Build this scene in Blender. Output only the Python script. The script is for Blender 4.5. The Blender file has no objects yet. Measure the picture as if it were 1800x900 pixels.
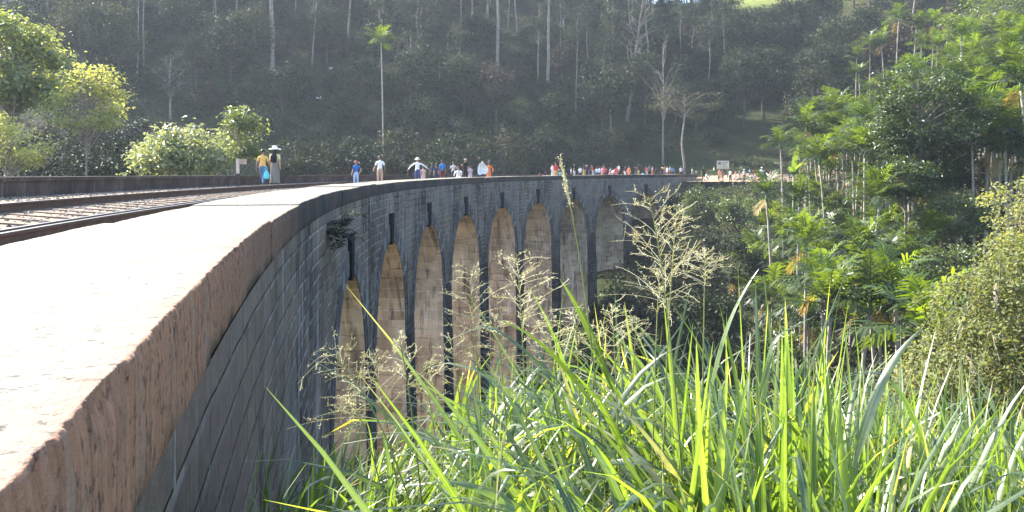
import bpy, math, random
import numpy as np
from mathutils import Vector, noise as mnoise

R_ = math.radians
rng = np.random.default_rng(7)
random.seed(7)
scene = bpy.context.scene
COL = scene.collection
EYE = 0.45
FPX = 1400.0          # focal length in pixels of an 1800 px wide frame

# ------------------------------------------------------------------ materials
def new_mat(name):
    m = bpy.data.materials.new(name); m.use_nodes = True
    nt = m.node_tree; nt.nodes.clear()
    return m, nt, nt.nodes, nt.links

def c4(c): return (c[0], c[1], c[2], 1.0)

def mixc(nt, fac, a, b, blend='MIX'):
    n = nt.nodes.new('ShaderNodeMix'); n.data_type = 'RGBA'; n.blend_type = blend
    for sock, v in ((0, fac), (6, a), (7, b)):
        if hasattr(v, 'is_linked') or isinstance(v, bpy.types.NodeSocket): nt.links.new(v, n.inputs[sock])
        elif sock == 0: n.inputs[0].default_value = v
        else: n.inputs[sock].default_value = c4(v)
    return n.outputs[2]

def ramp(nt, src, stops):
    n = nt.nodes.new('ShaderNodeValToRGB')
    e = n.color_ramp.elements
    while len(e) < len(stops): e.new(0.5)
    for el, (p, c) in zip(e, stops):
        el.position = p
        el.color = c4(c) if not isinstance(c, (int, float)) else (c, c, c, 1)
    nt.links.new(src, n.inputs[0])
    return n.outputs[0]

def tnoise(nt, vec, scale, detail=4, rough=0.55, dist=0.0):
    n = nt.nodes.new('ShaderNodeTexNoise')
    n.inputs['Scale'].default_value = scale; n.inputs['Detail'].default_value = detail
    n.inputs['Roughness'].default_value = rough; n.inputs['Distortion'].default_value = dist
    if vec is not None: nt.links.new(vec, n.inputs['Vector'])
    return n.outputs[0]

def mapping(nt, vec, scale=(1, 1, 1), loc=(0, 0, 0)):
    n = nt.nodes.new('ShaderNodeMapping')
    n.inputs['Scale'].default_value = scale; n.inputs['Location'].default_value = loc
    nt.links.new(vec, n.inputs['Vector'])
    return n.outputs[0]

def mathn(nt, op, a, b=0.0, clamp=False):
    n = nt.nodes.new('ShaderNodeMath'); n.operation = op; n.use_clamp = clamp
    for i, v in enumerate((a, b)):
        if isinstance(v, bpy.types.NodeSocket): nt.links.new(v, n.inputs[i])
        else: n.inputs[i].default_value = v
    return n.outputs[0]

def finish(nt, color, rough=0.8, bump=None, bump_s=0.3, bump_d=0.05, spec=0.3, metallic=0.0):
    p = nt.nodes.new('ShaderNodeBsdfPrincipled')
    if isinstance(color, bpy.types.NodeSocket): nt.links.new(color, p.inputs['Base Color'])
    else: p.inputs['Base Color'].default_value = c4(color)
    if isinstance(rough, bpy.types.NodeSocket): nt.links.new(rough, p.inputs['Roughness'])
    else: p.inputs['Roughness'].default_value = rough
    p.inputs['Specular IOR Level'].default_value = spec
    p.inputs['Metallic'].default_value = metallic
    if bump is not None:
        b = nt.nodes.new('ShaderNodeBump'); b.inputs['Strength'].default_value = bump_s
        b.inputs['Distance'].default_value = bump_d
        nt.links.new(bump, b.inputs['Height']); nt.links.new(b.outputs[0], p.inputs['Normal'])
    o = nt.nodes.new('ShaderNodeOutputMaterial'); nt.links.new(p.outputs[0], o.inputs[0])
    return p, o

def uvnode(nt):
    n = nt.nodes.new('ShaderNodeUVMap'); n.uv_map = 'UVMap'; return n.outputs[0]
def objco(nt):
    return nt.nodes.new('ShaderNodeTexCoord').outputs['Object']

def plain(name, color, rough=0.75, var=0.25, scale=8.0, spec=0.3, metallic=0.0):
    m, nt, N, L = new_mat(name)
    f = tnoise(nt, objco(nt), scale)
    lo = tuple(max(0, x * (1 - var)) for x in color); hi = tuple(min(1, x * (1 + var)) for x in color)
    col = ramp(nt, f, [(0.3, lo), (0.7, hi)])
    finish(nt, col, rough, f, 0.15, 0.01, spec, metallic)
    return m

def leaf_mat(name, c_lo, c_hi, trans=0.4, tcol=None, rough=0.45, spec=0.4):
    """c_lo..c_hi picked by the 'tint' attribute (leaf to leaf) and by the plant (object random)."""
    m, nt, N, L = new_mat(name)
    at = N.new('ShaderNodeAttribute'); at.attribute_name = 'tint'
    oi = N.new('ShaderNodeObjectInfo')
    f = mathn(nt, 'ADD', mathn(nt, 'MULTIPLY', at.outputs['Fac'], 0.6), mathn(nt, 'MULTIPLY', oi.outputs['Random'], 0.4))
    col = ramp(nt, f, [(0.05, c_lo), (0.95, c_hi)])
    p, o = finish(nt, col, rough, spec=spec)
    tr = N.new('ShaderNodeBsdfTranslucent')
    t = tcol or (1.5, 1.35, 0.5)
    tc = mixc(nt, 1.0, col, t, 'MULTIPLY')
    L.new(tc, tr.inputs[0])
    mx = N.new('ShaderNodeMixShader'); mx.inputs[0].default_value = trans
    L.new(p.outputs[0], mx.inputs[1]); L.new(tr.outputs[0], mx.inputs[2]); L.new(mx.outputs[0], o.inputs[0])
    return m

def masonry(name, dark, light, mortar, bw, bh, ms, streak, streak_amt, blotch_lo, blotch_hi, mort_amt=0.7, pale=None):
    m, nt, N, L = new_mat(name)
    uv = uvnode(nt)
    wob = tnoise(nt, uv, 1.3, 3)
    wv = N.new('ShaderNodeVectorMath'); wv.operation = 'MULTIPLY_ADD'
    cmb = N.new('ShaderNodeCombineXYZ'); L.new(wob, cmb.inputs[1]); L.new(wob, cmb.inputs[0])
    L.new(cmb.outputs[0], wv.inputs[0]); wv.inputs[1].default_value = (0.08, 0.07, 0); L.new(uv, wv.inputs[2])
    b = N.new('ShaderNodeTexBrick'); L.new(wv.outputs[0], b.inputs['Vector'])
    b.inputs['Scale'].default_value = 1.0; b.inputs['Brick Width'].default_value = bw; b.inputs['Row Height'].default_value = bh
    b.inputs['Mortar Size'].default_value = ms; b.inputs['Mortar Smooth'].default_value = 0.5; b.inputs['Bias'].default_value = -0.1
    b.inputs['Color1'].default_value = (0.2, 0.2, 0.2, 1); b.inputs['Color2'].default_value = (0.95, 0.95, 0.95, 1)
    b.inputs['Mortar'].default_value = (0.5, 0.5, 0.5, 1)
    big = tnoise(nt, mapping(nt, uv, (0.30, 0.22, 1)), 1.0, 6, 0.62)
    fine = tnoise(nt, uv, 9.0, 6, 0.7)
    f = mathn(nt, 'ADD', mathn(nt, 'MULTIPLY', b.outputs['Color'], 0.42), mathn(nt, 'MULTIPLY', fine, 0.5))
    blo = ramp(nt, big, [(blotch_lo, 0.0), (blotch_hi, 1.0)])
    f2 = mathn(nt, 'ADD', mathn(nt, 'MULTIPLY', f, 0.62), mathn(nt, 'MULTIPLY', blo, 0.42))
    col = ramp(nt, f2, [(0.14, dark), (0.80, light)])
    # pale lime in the joints, only in places
    mm = ramp(nt, tnoise(nt, mapping(nt, uv, (0.5, 0.6, 1), (7, 3, 0)), 1.0, 5, 0.6), [(0.36, 0.0), (0.52, 1.0)])
    mf = mathn(nt, 'MULTIPLY', mathn(nt, 'MULTIPLY', b.outputs['Fac'], mm), mort_amt, True)
    mf = mathn(nt, 'MULTIPLY', mf, ramp(nt, tnoise(nt, uv, 3.5, 6, 0.75), [(0.40, 0.0), (0.62, 1.0)]))
    col = mixc(nt, mf, col, mortar)
    dk = mathn(nt, 'MULTIPLY', mathn(nt, 'MULTIPLY', b.outputs['Fac'], mathn(nt, 'SUBTRACT', 1.0, mm)), 0.8)
    col = mixc(nt, dk, col, tuple(x * 0.4 for x in dark))
    # lime runs down the wall
    st = tnoise(nt, mapping(nt, uv, (2.6, 0.16, 1), (3, 0, 0)), 1.0, 6, 0.68, 0.2)
    sm = mathn(nt, 'MULTIPLY', ramp(nt, st, [(0.53, 0.0), (0.66, 1.0)]), ramp(nt, tnoise(nt, mapping(nt, uv, (0.25, 0.25, 1), (11, 5, 0)), 1.0, 3), [(0.4, 0.1), (0.62, 1.0)]))
    col = mixc(nt, mathn(nt, 'MULTIPLY', sm, streak_amt), col, streak)
    # black runs
    st2 = tnoise(nt, mapping(nt, uv, (1.5, 0.22, 1), (31, 9, 0)), 1.0, 7, 0.72, 0.4)
    col = mixc(nt, mathn(nt, 'MULTIPLY', ramp(nt, st2, [(0.52, 0.0), (0.64, 1.0)]), 0.75), col, (0.02, 0.02, 0.022))
    if pale is not None:      # bare weathered patches, plus the haze-paled far end
        pm = ramp(nt, tnoise(nt, mapping(nt, uv, (0.16, 0.2, 1), (2.5, 17, 0)), 1.0, 7, 0.65, 0.4), [(0.5, 0.0), (0.6, 1.0)])
        col = mixc(nt, mathn(nt, 'MULTIPLY', pm, 0.75), col, pale)
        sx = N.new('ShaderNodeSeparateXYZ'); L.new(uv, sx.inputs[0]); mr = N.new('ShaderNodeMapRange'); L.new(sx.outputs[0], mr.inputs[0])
        mr.inputs[1].default_value = -19.5; mr.inputs[2].default_value = -26.0
        nf = mathn(nt, 'MULTIPLY', mr.outputs[0], ramp(nt, tnoise(nt, mapping(nt, uv, (0.5, 0.5, 1)), 1.0, 7, 0.7, 0.5), [(0.38, 0.1), (0.55, 1.0)]))
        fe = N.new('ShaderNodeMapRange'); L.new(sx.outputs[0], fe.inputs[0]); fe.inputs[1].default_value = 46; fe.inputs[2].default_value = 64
        col = mixc(nt, mathn(nt, 'MULTIPLY', fe.outputs[0], 0.6), col, mixc(nt, b.outputs['Color'], (0.14, 0.135, 0.12), (0.34, 0.325, 0.29)))  # far end paled: cleaner stone, with haze glare painted into its colour
        col = mixc(nt, mathn(nt, 'MULTIPLY', nf, 0.85), col, mixc(nt, fine, (0.13, 0.085, 0.065), (0.34, 0.25, 0.20)))
    h = mathn(nt, 'ADD', mathn(nt, 'MULTIPLY', mathn(nt, 'SUBTRACT', 1.0, b.outputs['Fac']), 0.7), mathn(nt, 'MULTIPLY', fine, 0.5))
    finish(nt, col, 0.92, h, 0.9, 0.05, 0.15)
    return m

M = {}
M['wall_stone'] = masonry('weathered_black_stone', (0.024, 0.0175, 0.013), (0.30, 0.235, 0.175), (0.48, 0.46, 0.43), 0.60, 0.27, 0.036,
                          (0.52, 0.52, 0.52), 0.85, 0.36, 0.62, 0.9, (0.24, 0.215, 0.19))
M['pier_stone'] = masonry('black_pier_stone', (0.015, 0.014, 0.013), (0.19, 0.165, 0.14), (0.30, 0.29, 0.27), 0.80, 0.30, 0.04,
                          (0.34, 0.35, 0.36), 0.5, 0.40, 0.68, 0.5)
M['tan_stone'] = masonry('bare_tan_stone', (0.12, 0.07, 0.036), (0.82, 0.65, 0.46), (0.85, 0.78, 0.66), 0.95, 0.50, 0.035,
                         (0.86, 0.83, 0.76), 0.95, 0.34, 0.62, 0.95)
M['ring_stone'] = masonry('lime_streaked_ring_stone', (0.016, 0.015, 0.015), (0.20, 0.18, 0.16), (0.42, 0.42, 0.42), 0.42, 0.9, 0.045,
                          (0.70, 0.70, 0.69), 1.0, 0.30, 0.60, 0.5)
M['key_stone'] = plain('soot_black_keystone', (0.012, 0.012, 0.014), 0.95, 0.5, 3.0, 0.1)

def concrete():
    m, nt, N, L = new_mat('rough_parapet_concrete')
    uv = uvnode(nt); oc = objco(nt)
    at = N.new('ShaderNodeAttribute'); at.attribute_name = 'side'
    sp = N.new('ShaderNodeSeparateXYZ'); L.new(uv, sp.inputs[0])
    n1 = tnoise(nt, oc, 2.0, 6, 0.6); n2 = tnoise(nt, oc, 24.0, 6, 0.7); n3 = tnoise(nt, oc, 0.6, 4)
    top = ramp(nt, n1, [(0.3, (0.180, 0.163, 0.124)), (0.7, (0.265, 0.245, 0.196))])
    top = mixc(nt, mathn(nt, 'MULTIPLY', ramp(nt, n2, [(0.36, 1.0), (0.43, 0.0)]), 0.85), top, (0.05, 0.042, 0.035))
    strk = tnoise(nt, mapping(nt, uv, (26, 0.08, 1)), 1.0, 8, 0.75, 0.0)
    strk2 = tnoise(nt, mapping(nt, uv, (6, 0.9, 1), (3, 3, 0)), 1.0, 6, 0.65, 0.0)
    sd = ramp(nt, strk, [(0.33, (0.14, 0.065, 0.036)), (0.47, (0.38, 0.185, 0.105)), (0.70, (0.52, 0.285, 0.17))])
    sd = mixc(nt, mathn(nt, 'MULTIPLY', ramp(nt, n2, [(0.36, 1.0), (0.48, 0.0)]), 0.85), sd, (0.07, 0.04, 0.028))
    sd = mixc(nt, ramp(nt, n1, [(0.55, 0.0), (0.75, 0.6)]), sd, (0.16, 0.11, 0.08))
    sd = mixc(nt, mathn(nt, 'MULTIPLY', ramp(nt, strk2, [(0.5, 0.0), (0.7, 1.0)]), 0.6), sd, (0.34, 0.27, 0.21))
    # farther along the bridge the band is covered in black growth
    far = N.new('ShaderNodeMapRange'); L.new(sp.outputs[0], far.inputs[0])
    far.inputs[1].default_value = -26.5; far.inputs[2].default_value = -18.5
    fm = mathn(nt, 'MULTIPLY', far.outputs[0], ramp(nt, n3, [(0.25, 0.75), (0.6, 1.0)]))
    blk = ramp(nt, strk2, [(0.35, (0.018, 0.018, 0.02)), (0.7, (0.07, 0.065, 0.06))])
    sd = mixc(nt, fm, sd, blk)
    ms = N.new('ShaderNodeMapRange'); L.new(sp.outputs[1], ms.inputs[0]); ms.inputs[1].default_value = -.27; ms.inputs[2].default_value = -.37
    mo = mathn(nt, 'MULTIPLY', ms.outputs[0], ramp(nt, n1, [(0.4, 0.0), (0.55, 1.0)]))
    sd = mixc(nt, mo, sd, (0.03, 0.032, 0.016))
    col = mixc(nt, at.outputs['Fac'], top, sd)
    h = mathn(nt, 'ADD', mathn(nt, 'MULTIPLY', n2, 0.9), mathn(nt, 'MULTIPLY', tnoise(nt, oc, 70.0, 4, 0.7), 0.35))
    finish(nt, col, 0.85, h, 0.9, 0.013, 0.25)
    return m
M['concrete'] = concrete()

def left_wall():
    m, nt, N, L = new_mat('dark_mossy_parapet_blocks')
    uv = uvnode(nt)
    b = N.new('ShaderNodeTexBrick'); L.new(uv, b.inputs['Vector'])
    b.inputs['Scale'].default_value = 1; b.inputs['Brick Width'].default_value = 0.42; b.inputs['Row Height'].default_value = 3.0
    b.inputs['Mortar Size'].default_value = 0.012; b.offset = 0
    n1 = tnoise(nt, mapping(nt, uv, (1.0, 1.4, 1)), 1.6, 6, 0.65); n2 = tnoise(nt, mapping(nt, uv, (6, 1, 1)), 1.5, 5)
    col = ramp(nt, n1, [(0.3, (0.035, 0.028, 0.026)), (0.55, (0.085, 0.062, 0.052)), (0.75, (0.17, 0.13, 0.105))])
    col = mixc(nt, mathn(nt, 'MULTIPLY', ramp(nt, n2, [(0.55, 0.0), (0.7, 1.0)]), 0.5), col, (0.22, 0.17, 0.13))
    col = mixc(nt, mathn(nt, 'MULTIPLY', b.outputs['Fac'], 0.7), col, (0.02, 0.02, 0.02))
    finish(nt, col, 0.9, n1, 0.5, 0.03, 0.2)
    return m
M['left_wall'] = left_wall()

def ground_mat():
    m, nt, N, L = new_mat('hillside_soil_and_grass')
    oc = objco(nt)
    n1 = tnoise(nt, oc, 0.06, 5, 0.6); n2 = tnoise(nt, oc, 0.7, 6, 0.65)
    f = mathn(nt, 'ADD', mathn(nt, 'MULTIPLY', n1, 0.6), mathn(nt, 'MULTIPLY', n2, 0.4))
    col = ramp(nt, f, [(0.36, (0.016, 0.026, 0.008)), (0.5, (0.035, 0.042, 0.014)), (0.6, (0.065, 0.048, 0.026)), (0.7, (0.12, 0.062, 0.038))])
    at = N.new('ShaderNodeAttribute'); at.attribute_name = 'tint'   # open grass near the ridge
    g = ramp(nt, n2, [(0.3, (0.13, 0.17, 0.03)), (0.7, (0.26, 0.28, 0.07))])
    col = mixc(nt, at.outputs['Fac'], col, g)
    finish(nt, col, 0.95, n2, 0.8, 0.3, 0.1)
    return m
M['ground'] = ground_mat()
M['path'] = plain('trodden_earth', (0.36, 0.25, 0.17), 0.95, 0.3, 1.5, 0.1)
M['ballast'] = plain('ballast_grit', (0.27, 0.205, 0.145), 0.95, 0.5, 30.0, 0.1)

def stone_mat():
    m, nt, N, L = new_mat('ballast_stone')
    at = N.new('ShaderNodeAttribute'); at.attribute_name = 'tint'
    col = ramp(nt, at.outputs['Fac'], [(0.0, (0.09, 0.07, 0.055)), (0.5, (0.25, 0.205, 0.16)), (1.0, (0.42, 0.365, 0.30))])
    finish(nt, col, 0.85, spec=0.2); return m
M['stone'] = stone_mat()
def rail_mat():
    m, nt, N, L = new_mat('rusty_rail_steel')
    n1 = tnoise(nt, objco(nt), 5.0, 6, 0.7)
    col = ramp(nt, n1, [(0.3, (0.045, 0.027, 0.019)), (0.6, (0.11, 0.06, 0.038)), (0.8, (0.17, 0.09, 0.055))])
    finish(nt, col, 0.7, n1, 0.3, 0.004, 0.4); return m
M['rail'] = rail_mat()
M['rail_head'] = plain('polished_rail_head', (0.45, 0.44, 0.42), 0.28, 0.15, 20, 0.5, 0.9)
M['sleeper'] = plain('weathered_timber_sleeper', (0.15, 0.11, 0.08), 0.9, 0.45, 12.0)
M['bark_pale'] = plain('pale_smooth_bark', (0.24, 0.20, 0.17), 0.85, 0.35, 2.5, 0.2)
M['bark_grey'] = plain('grey_bark', (0.22, 0.19, 0.155), 0.9, 0.35, 3.0, 0.2)
M['bark_dark'] = plain('dark_bark', (0.075, 0.062, 0.05), 0.9, 0.35, 3.0, 0.2)
M['palm_bark'] = plain('ringed_palm_bark', (0.34, 0.30, 0.25), 0.85, 0.3, 4.0, 0.2)
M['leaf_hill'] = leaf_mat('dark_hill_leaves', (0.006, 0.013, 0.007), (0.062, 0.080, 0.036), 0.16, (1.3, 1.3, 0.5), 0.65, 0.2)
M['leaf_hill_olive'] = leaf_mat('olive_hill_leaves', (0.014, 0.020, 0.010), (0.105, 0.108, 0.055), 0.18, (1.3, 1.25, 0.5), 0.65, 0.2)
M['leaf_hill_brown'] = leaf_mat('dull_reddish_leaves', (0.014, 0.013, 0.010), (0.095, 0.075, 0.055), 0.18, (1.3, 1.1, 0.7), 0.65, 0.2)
M['leaf_euc'] = leaf_mat('grey_green_leaves', (0.025, 0.035, 0.022), (0.075, 0.085, 0.05), 0.2, (1.2, 1.2, 0.6), 0.6, 0.25)
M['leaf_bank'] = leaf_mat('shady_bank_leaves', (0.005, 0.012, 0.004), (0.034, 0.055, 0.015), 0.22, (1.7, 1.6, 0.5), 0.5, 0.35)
M['leaf_dome'] = leaf_mat('deep_green_leaves', (0.008, 0.020, 0.006), (0.065, 0.105, 0.024), 0.3, (1.9, 1.8, 0.6), 0.42, 0.5)
M['leaf_light'] = leaf_mat('sunny_green_leaves', (0.045, 0.070, 0.028), (0.28, 0.32, 0.15), 0.42, (1.8, 1.7, 0.6), 0.42, 0.6)
M['leaf_mid'] = leaf_mat('mid_green_leaves', (0.012, 0.028, 0.008), (0.13, 0.175, 0.05), 0.36, (2.0, 1.9, 0.6), 0.42, 0.6)
M['leaf_yellow'] = leaf_mat('yellow_green_leaves', (0.13, 0.155, 0.06), (0.46, 0.46, 0.23), 0.48, (1.8, 1.7, 0.6), 0.5, 0.4)
M['leaf_white'] = leaf_mat('silvery_glossy_leaves', (0.10, 0.13, 0.06), (0.30, 0.33, 0.20), 0.4, (1.6, 1.5, 0.7), 0.45, 0.6)
M['leaf_vine'] = leaf_mat('olive_vine_leaves', (0.05, 0.065, 0.02), (0.38, 0.41, 0.17), 0.45, (1.5, 1.4, 0.6), 0.55, 0.35)
M['palm_leaf'] = leaf_mat('palm_leaflets', (0.004, 0.014, 0.004), (0.115, 0.175, 0.028), 0.38, (3.0, 2.7, 0.4), 0.45, 0.5)
M['palm_dead'] = leaf_mat('dry_palm_leaflets', (0.18, 0.13, 0.05), (0.38, 0.29, 0.12), 0.40, (1.4, 1.2, 0.6), 0.6, 0.2)
M['banana'] = leaf_mat('banana_leaf_green', (0.08, 0.15, 0.04), (0.20, 0.28, 0.10), 0.5, (1.7, 1.6, 0.5), 0.35, 0.6)
M['crownshaft'] = plain('green_palm_crownshaft', (0.12, 0.19, 0.06), 0.5, 0.2, 4)
def grass_mat():
    m, nt, N, L = new_mat('guinea_grass_blades')
    at = N.new('ShaderNodeAttribute'); at.attribute_name = 'tint'
    oc = objco(nt)
    col = ramp(nt, at.outputs['Fac'], [(0.0, (0.030, 0.065, 0.022)), (0.45, (0.095, 0.14, 0.065)), (0.72, (0.125, 0.19, 0.065)), (0.87, (0.25, 0.30, 0.155)), (0.92, (0.30, 0.27, 0.14)), (1.0, (0.42, 0.36, 0.24))])  # pale upper stop paints white sun highlights into some blades' colour
    sa = N.new('ShaderNodeAttribute'); sa.attribute_name = 'side'
    vein = ramp(nt, sa.outputs['Fac'], [(0.86, 0.0), (0.95, 1.0)])
    col = mixc(nt, mathn(nt, 'MULTIPLY', vein, 0.45), col, (0.34, 0.37, 0.24))
    fib = tnoise(nt, oc, 60.0, 3, 0.6)
    col = mixc(nt, mathn(nt, 'MULTIPLY', ramp(nt, fib, [(0.5, 0.0), (0.75, 1.0)]), 0.35), col, (0.16, 0.17, 0.07))
    p, o = finish(nt, col, 0.36, spec=1.3)
    tr = N.new('ShaderNodeBsdfTranslucent'); L.new(mixc(nt, 1.0, col, (2.15, 2.25, 0.32), 'MULTIPLY'), tr.inputs[0])
    mx = N.new('ShaderNodeMixShader'); mx.inputs[0].default_value = 0.5
    L.new(p.outputs[0], mx.inputs[1]); L.new(tr.outputs[0], mx.inputs[2]); L.new(mx.outputs[0], o.inputs[0])
    return m
M['grass'] = grass_mat()
M['straw'] = leaf_mat('pale_seed_straw', (0.46, 0.46, 0.31), (0.76, 0.74, 0.58), 0.5, (1.2, 1.1, 0.8), 0.6, 0.3)
M['culm'] = leaf_mat('green_grass_stem', (0.16, 0.21, 0.06), (0.30, 0.32, 0.12), 0.3, (1.4, 1.3, 0.6), 0.5, 0.4)
M['hut_wood'] = plain('old_hut_timber', (0.10, 0.07, 0.05), 0.9, 0.4, 5)
M['hut_roof'] = plain('dull_tin_roof', (0.16, 0.14, 0.13), 0.5, 0.3, 3, 0.4, 0.3)

# ------------------------------------------------------------------ mesh builder
class MB:
    def __init__(s):
        s.V = []; s.Q = []; s.T = []; s.mq = []; s.mt = []; s.tint = []; s.uv = []; s.side = []; s.n = 0
    def add(s, v, quads=None, tris=None, m=0, tint=0.5, uv=None, side=None):
        v = np.asarray(v, float).reshape(-1, 3); k = len(v)
        s.V.append(v)
        if quads is not None and len(quads):
            q = np.asarray(quads, int).reshape(-1, 4) + s.n; s.Q.append(q); s.mq.append(np.broadcast_to(np.asarray(m), (len(q),)))
        if tris is not None and len(tris):
            t = np.asarray(tris, int).reshape(-1, 3) + s.n; s.T.append(t); s.mt.append(np.broadcast_to(np.asarray(m), (len(t),)))
        s.tint.append(np.broadcast_to(np.asarray(tint, float), (k,)))
        s.uv.append(np.zeros((k, 2)) if uv is None else np.asarray(uv, float).reshape(-1, 2))
        s.side.append(np.zeros(k) if side is None else np.broadcast_to(np.asarray(side, float), (k,)))
        s.n += k
    def tube(s, P, r, k=6, m=0, tint=0.5, cap=True):
        P = np.asarray(P, float); n = len(P); r = np.broadcast_to(np.asarray(r, float), (n,))
        t = np.gradient(P, axis=0); t /= np.linalg.norm(t, axis=1)[:, None] + 1e-9
        ref = np.array([0.31, 0.17, 0.93]) if abs(t[0, 2]) < 0.9 else np.array([0.97, 0.2, 0.1])
        a = np.cross(t, ref); a /= np.linalg.norm(a, axis=1)[:, None] + 1e-9
        b = np.cross(t, a)
        th = np.linspace(0, 2 * np.pi, k, endpoint=False)
        V = P[:, None] + r[:, None, None] * (np.cos(th)[None, :, None] * a[:, None] + np.sin(th)[None, :, None] * b[:, None])
        i = np.arange(n - 1)[:, None] * k; j = np.arange(k)[None]; j2 = (j + 1) % k
        q = np.stack([i + j, i + j2, i + k + j2, i + k + j], -1).reshape(-1, 4)
        V = V.reshape(-1, 3); tr = None
        if cap:
            V = np.vstack([V, P[:1], P[-1:]]); c0, c1 = n * k, n * k + 1; jj = np.arange(k)
            tr = np.vstack([np.stack([(jj + 1) % k, jj, np.full(k, c0)], 1), np.stack([(n - 1) * k + jj, (n - 1) * k + (jj + 1) % k, np.full(k, c1)], 1)])
        s.add(V, q, tr, m, tint)
    def box(s, x0, x1, y0, y1, z0, z1, m=0, rot=0.0, at=(0, 0, 0), tint=0.5):
        v = np.array([(x, y, z) for z in (z0, z1) for y in (y0, y1) for x in (x0, x1)], float)
        c, sn = math.cos(rot), math.sin(rot)
        v = np.stack([v[:, 0] * c - v[:, 1] * sn, v[:, 0] * sn + v[:, 1] * c, v[:, 2]], 1) + np.array(at)
        s.add(v, [(0, 2, 3, 1), (4, 5, 7, 6), (0, 1, 5, 4), (2, 6, 7, 3), (0, 4, 6, 2), (1, 3, 7, 5)], None, m, tint)
    def lathe(s, prof, k=14, m=0, at=(0, 0, 0), sx=1.0, sy=1.0, wav=0.0, tint=0.5):
        P = np.asarray(prof, float); n = len(P); th = np.linspace(0, 2 * np.pi, k, endpoint=False)
        w = 1 + wav * np.cos(th * 5)[None] * np.linspace(0, 1, n)[::-1][:, None]
        V = np.stack([P[:, :1] * np.cos(th)[None] * sx * w, P[:, :1] * np.sin(th)[None] * sy * w, np.repeat(P[:, 1:2], k, 1)], -1).reshape(-1, 3) + np.array(at)
        i = np.arange(n - 1)[:, None] * k; j = np.arange(k)[None]; j2 = (j + 1) % k
        s.add(V, np.stack([i + j, i + j2, i + k + j2, i + k + j], -1).reshape(-1, 4), None, m, tint)
    def leaves(s, C, size, rng, up=0.5, out=None, aspect=0.45, m=0, tint=None, droop=0.0):
        """folded rhombus leaves at C"""
        C = np.asarray(C, float); n = len(C)
        nr = rng.normal(size=(n, 3)); nr[:, 2] = np.abs(nr[:, 2]) + up
        if out is not None: nr += out
        nr /= np.linalg.norm(nr, axis=1)[:, None]
        d = rng.normal(size=(n, 3)); d[:, 2] -= droop
        d -= (d * nr).sum(1)[:, None] * nr; d /= np.linalg.norm(d, axis=1)[:, None] + 1e-9
        w = np.cross(nr, d); sz = size * rng.uniform(0.6, 1.3, n)[:, None]
        a = C - d * sz * 0.5; b = C + d * sz * 0.5
        l = C + w * sz * aspect * 0.5 + nr * sz * 0.10 - d * sz * 0.08; r = C - w * sz * aspect * 0.5 + nr * sz * 0.10 - d * sz * 0.08
        V = np.stack([a, l, b, r], 1).reshape(-1, 3)
        i = np.arange(n)[:, None] * 4
        T = np.concatenate([i + np.array([[0, 2, 1]]), i + np.array([[0, 3, 2]])])
        if tint is None: tint = rng.uniform(0, 1, n)
        s.add(V, None, T, m, np.repeat(np.broadcast_to(tint, (n,)), 4))
    def mesh(s, name, mats, smooth=False):
        me = bpy.data.meshes.new(name)
        V = np.vstack(s.V).astype(np.float32)
        Q = np.vstack(s.Q) if s.Q else np.zeros((0, 4), int); T = np.vstack(s.T) if s.T else np.zeros((0, 3), int)
        mi = np.concatenate([np.concatenate(s.mq) if s.mq else np.zeros(0, int), np.concatenate(s.mt) if s.mt else np.zeros(0, int)])
        loops = np.concatenate([Q.ravel(), T.ravel()]).astype(np.int32)
        tot = np.concatenate([np.full(len(Q), 4), np.full(len(T), 3)]).astype(np.int32)
        st = np.concatenate([[0], np.cumsum(tot)[:-1]]).astype(np.int32)
        me.vertices.add(len(V)); me.vertices.foreach_set('co', V.ravel())
        me.loops.add(len(loops)); me.loops.foreach_set('vertex_index', loops)
        me.polygons.add(len(tot)); me.polygons.foreach_set('loop_start', st); me.polygons.foreach_set('loop_total', tot)
        me.polygons.foreach_set('material_index', mi.astype(np.int32))
        me.polygons.foreach_set('use_smooth', np.full(len(tot), smooth))
        uv = np.vstack(s.uv)
        if np.any(uv):
            l = me.uv_layers.new(name='UVMap'); l.data.foreach_set('uv', uv[loops].astype(np.float32).ravel())
        a = me.attributes.new('tint', 'FLOAT', 'POINT'); a.data.foreach_set('value', np.concatenate(s.tint).astype(np.float32))
        sd = np.concatenate(s.side)
        if np.any(sd):
            a = me.attributes.new('side', 'FLOAT', 'POINT'); a.data.foreach_set('value', sd.astype(np.float32))
        for mt in mats: me.materials.append(mt)
        me.update(calc_edges=True); me.validate()
        return me
    def obj(s, name, mats, parent=None, smooth=False):
        if not isinstance(mats, (list, tuple)): mats = [mats]
        return link(name, s.mesh(name, mats, smooth), parent)

def link(name, data, parent=None):
    o = bpy.data.objects.new(name, data); COL.objects.link(o)
    if parent is not None: o.parent = parent
    return o
def tag(o, label=None, cat=None, group=None, kind=None):
    if label: o['label'] = label
    if cat: o['category'] = cat
    if group: o['group'] = group
    if kind: o['kind'] = kind
    return o
def thing(name, label, cat, loc=(0, 0, 0), rz=0.0, group=None, scale=1.0):
    o = link(name, None); o.location = loc; o.rotation_euler = (0, 0, rz); o.scale = (scale,) * 3 if not isinstance(scale, tuple) else scale
    return tag(o, label, cat, group)
def dup(root, loc, rz=0.0, scale=1.0, label=None, group=None):
    r = root.copy(); COL.objects.link(r)
    r.location = loc; r.rotation_euler = (0, 0, rz); r.scale = (scale,) * 3 if not isinstance(scale, tuple) else scale
    if label: r['label'] = label
    if group: r['group'] = group
    elif 'group' in r.keys() and label: del r['group']
    for ch in list(root.children):
        c = ch.copy(); COL.objects.link(c); c.parent = r
    return r

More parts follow.
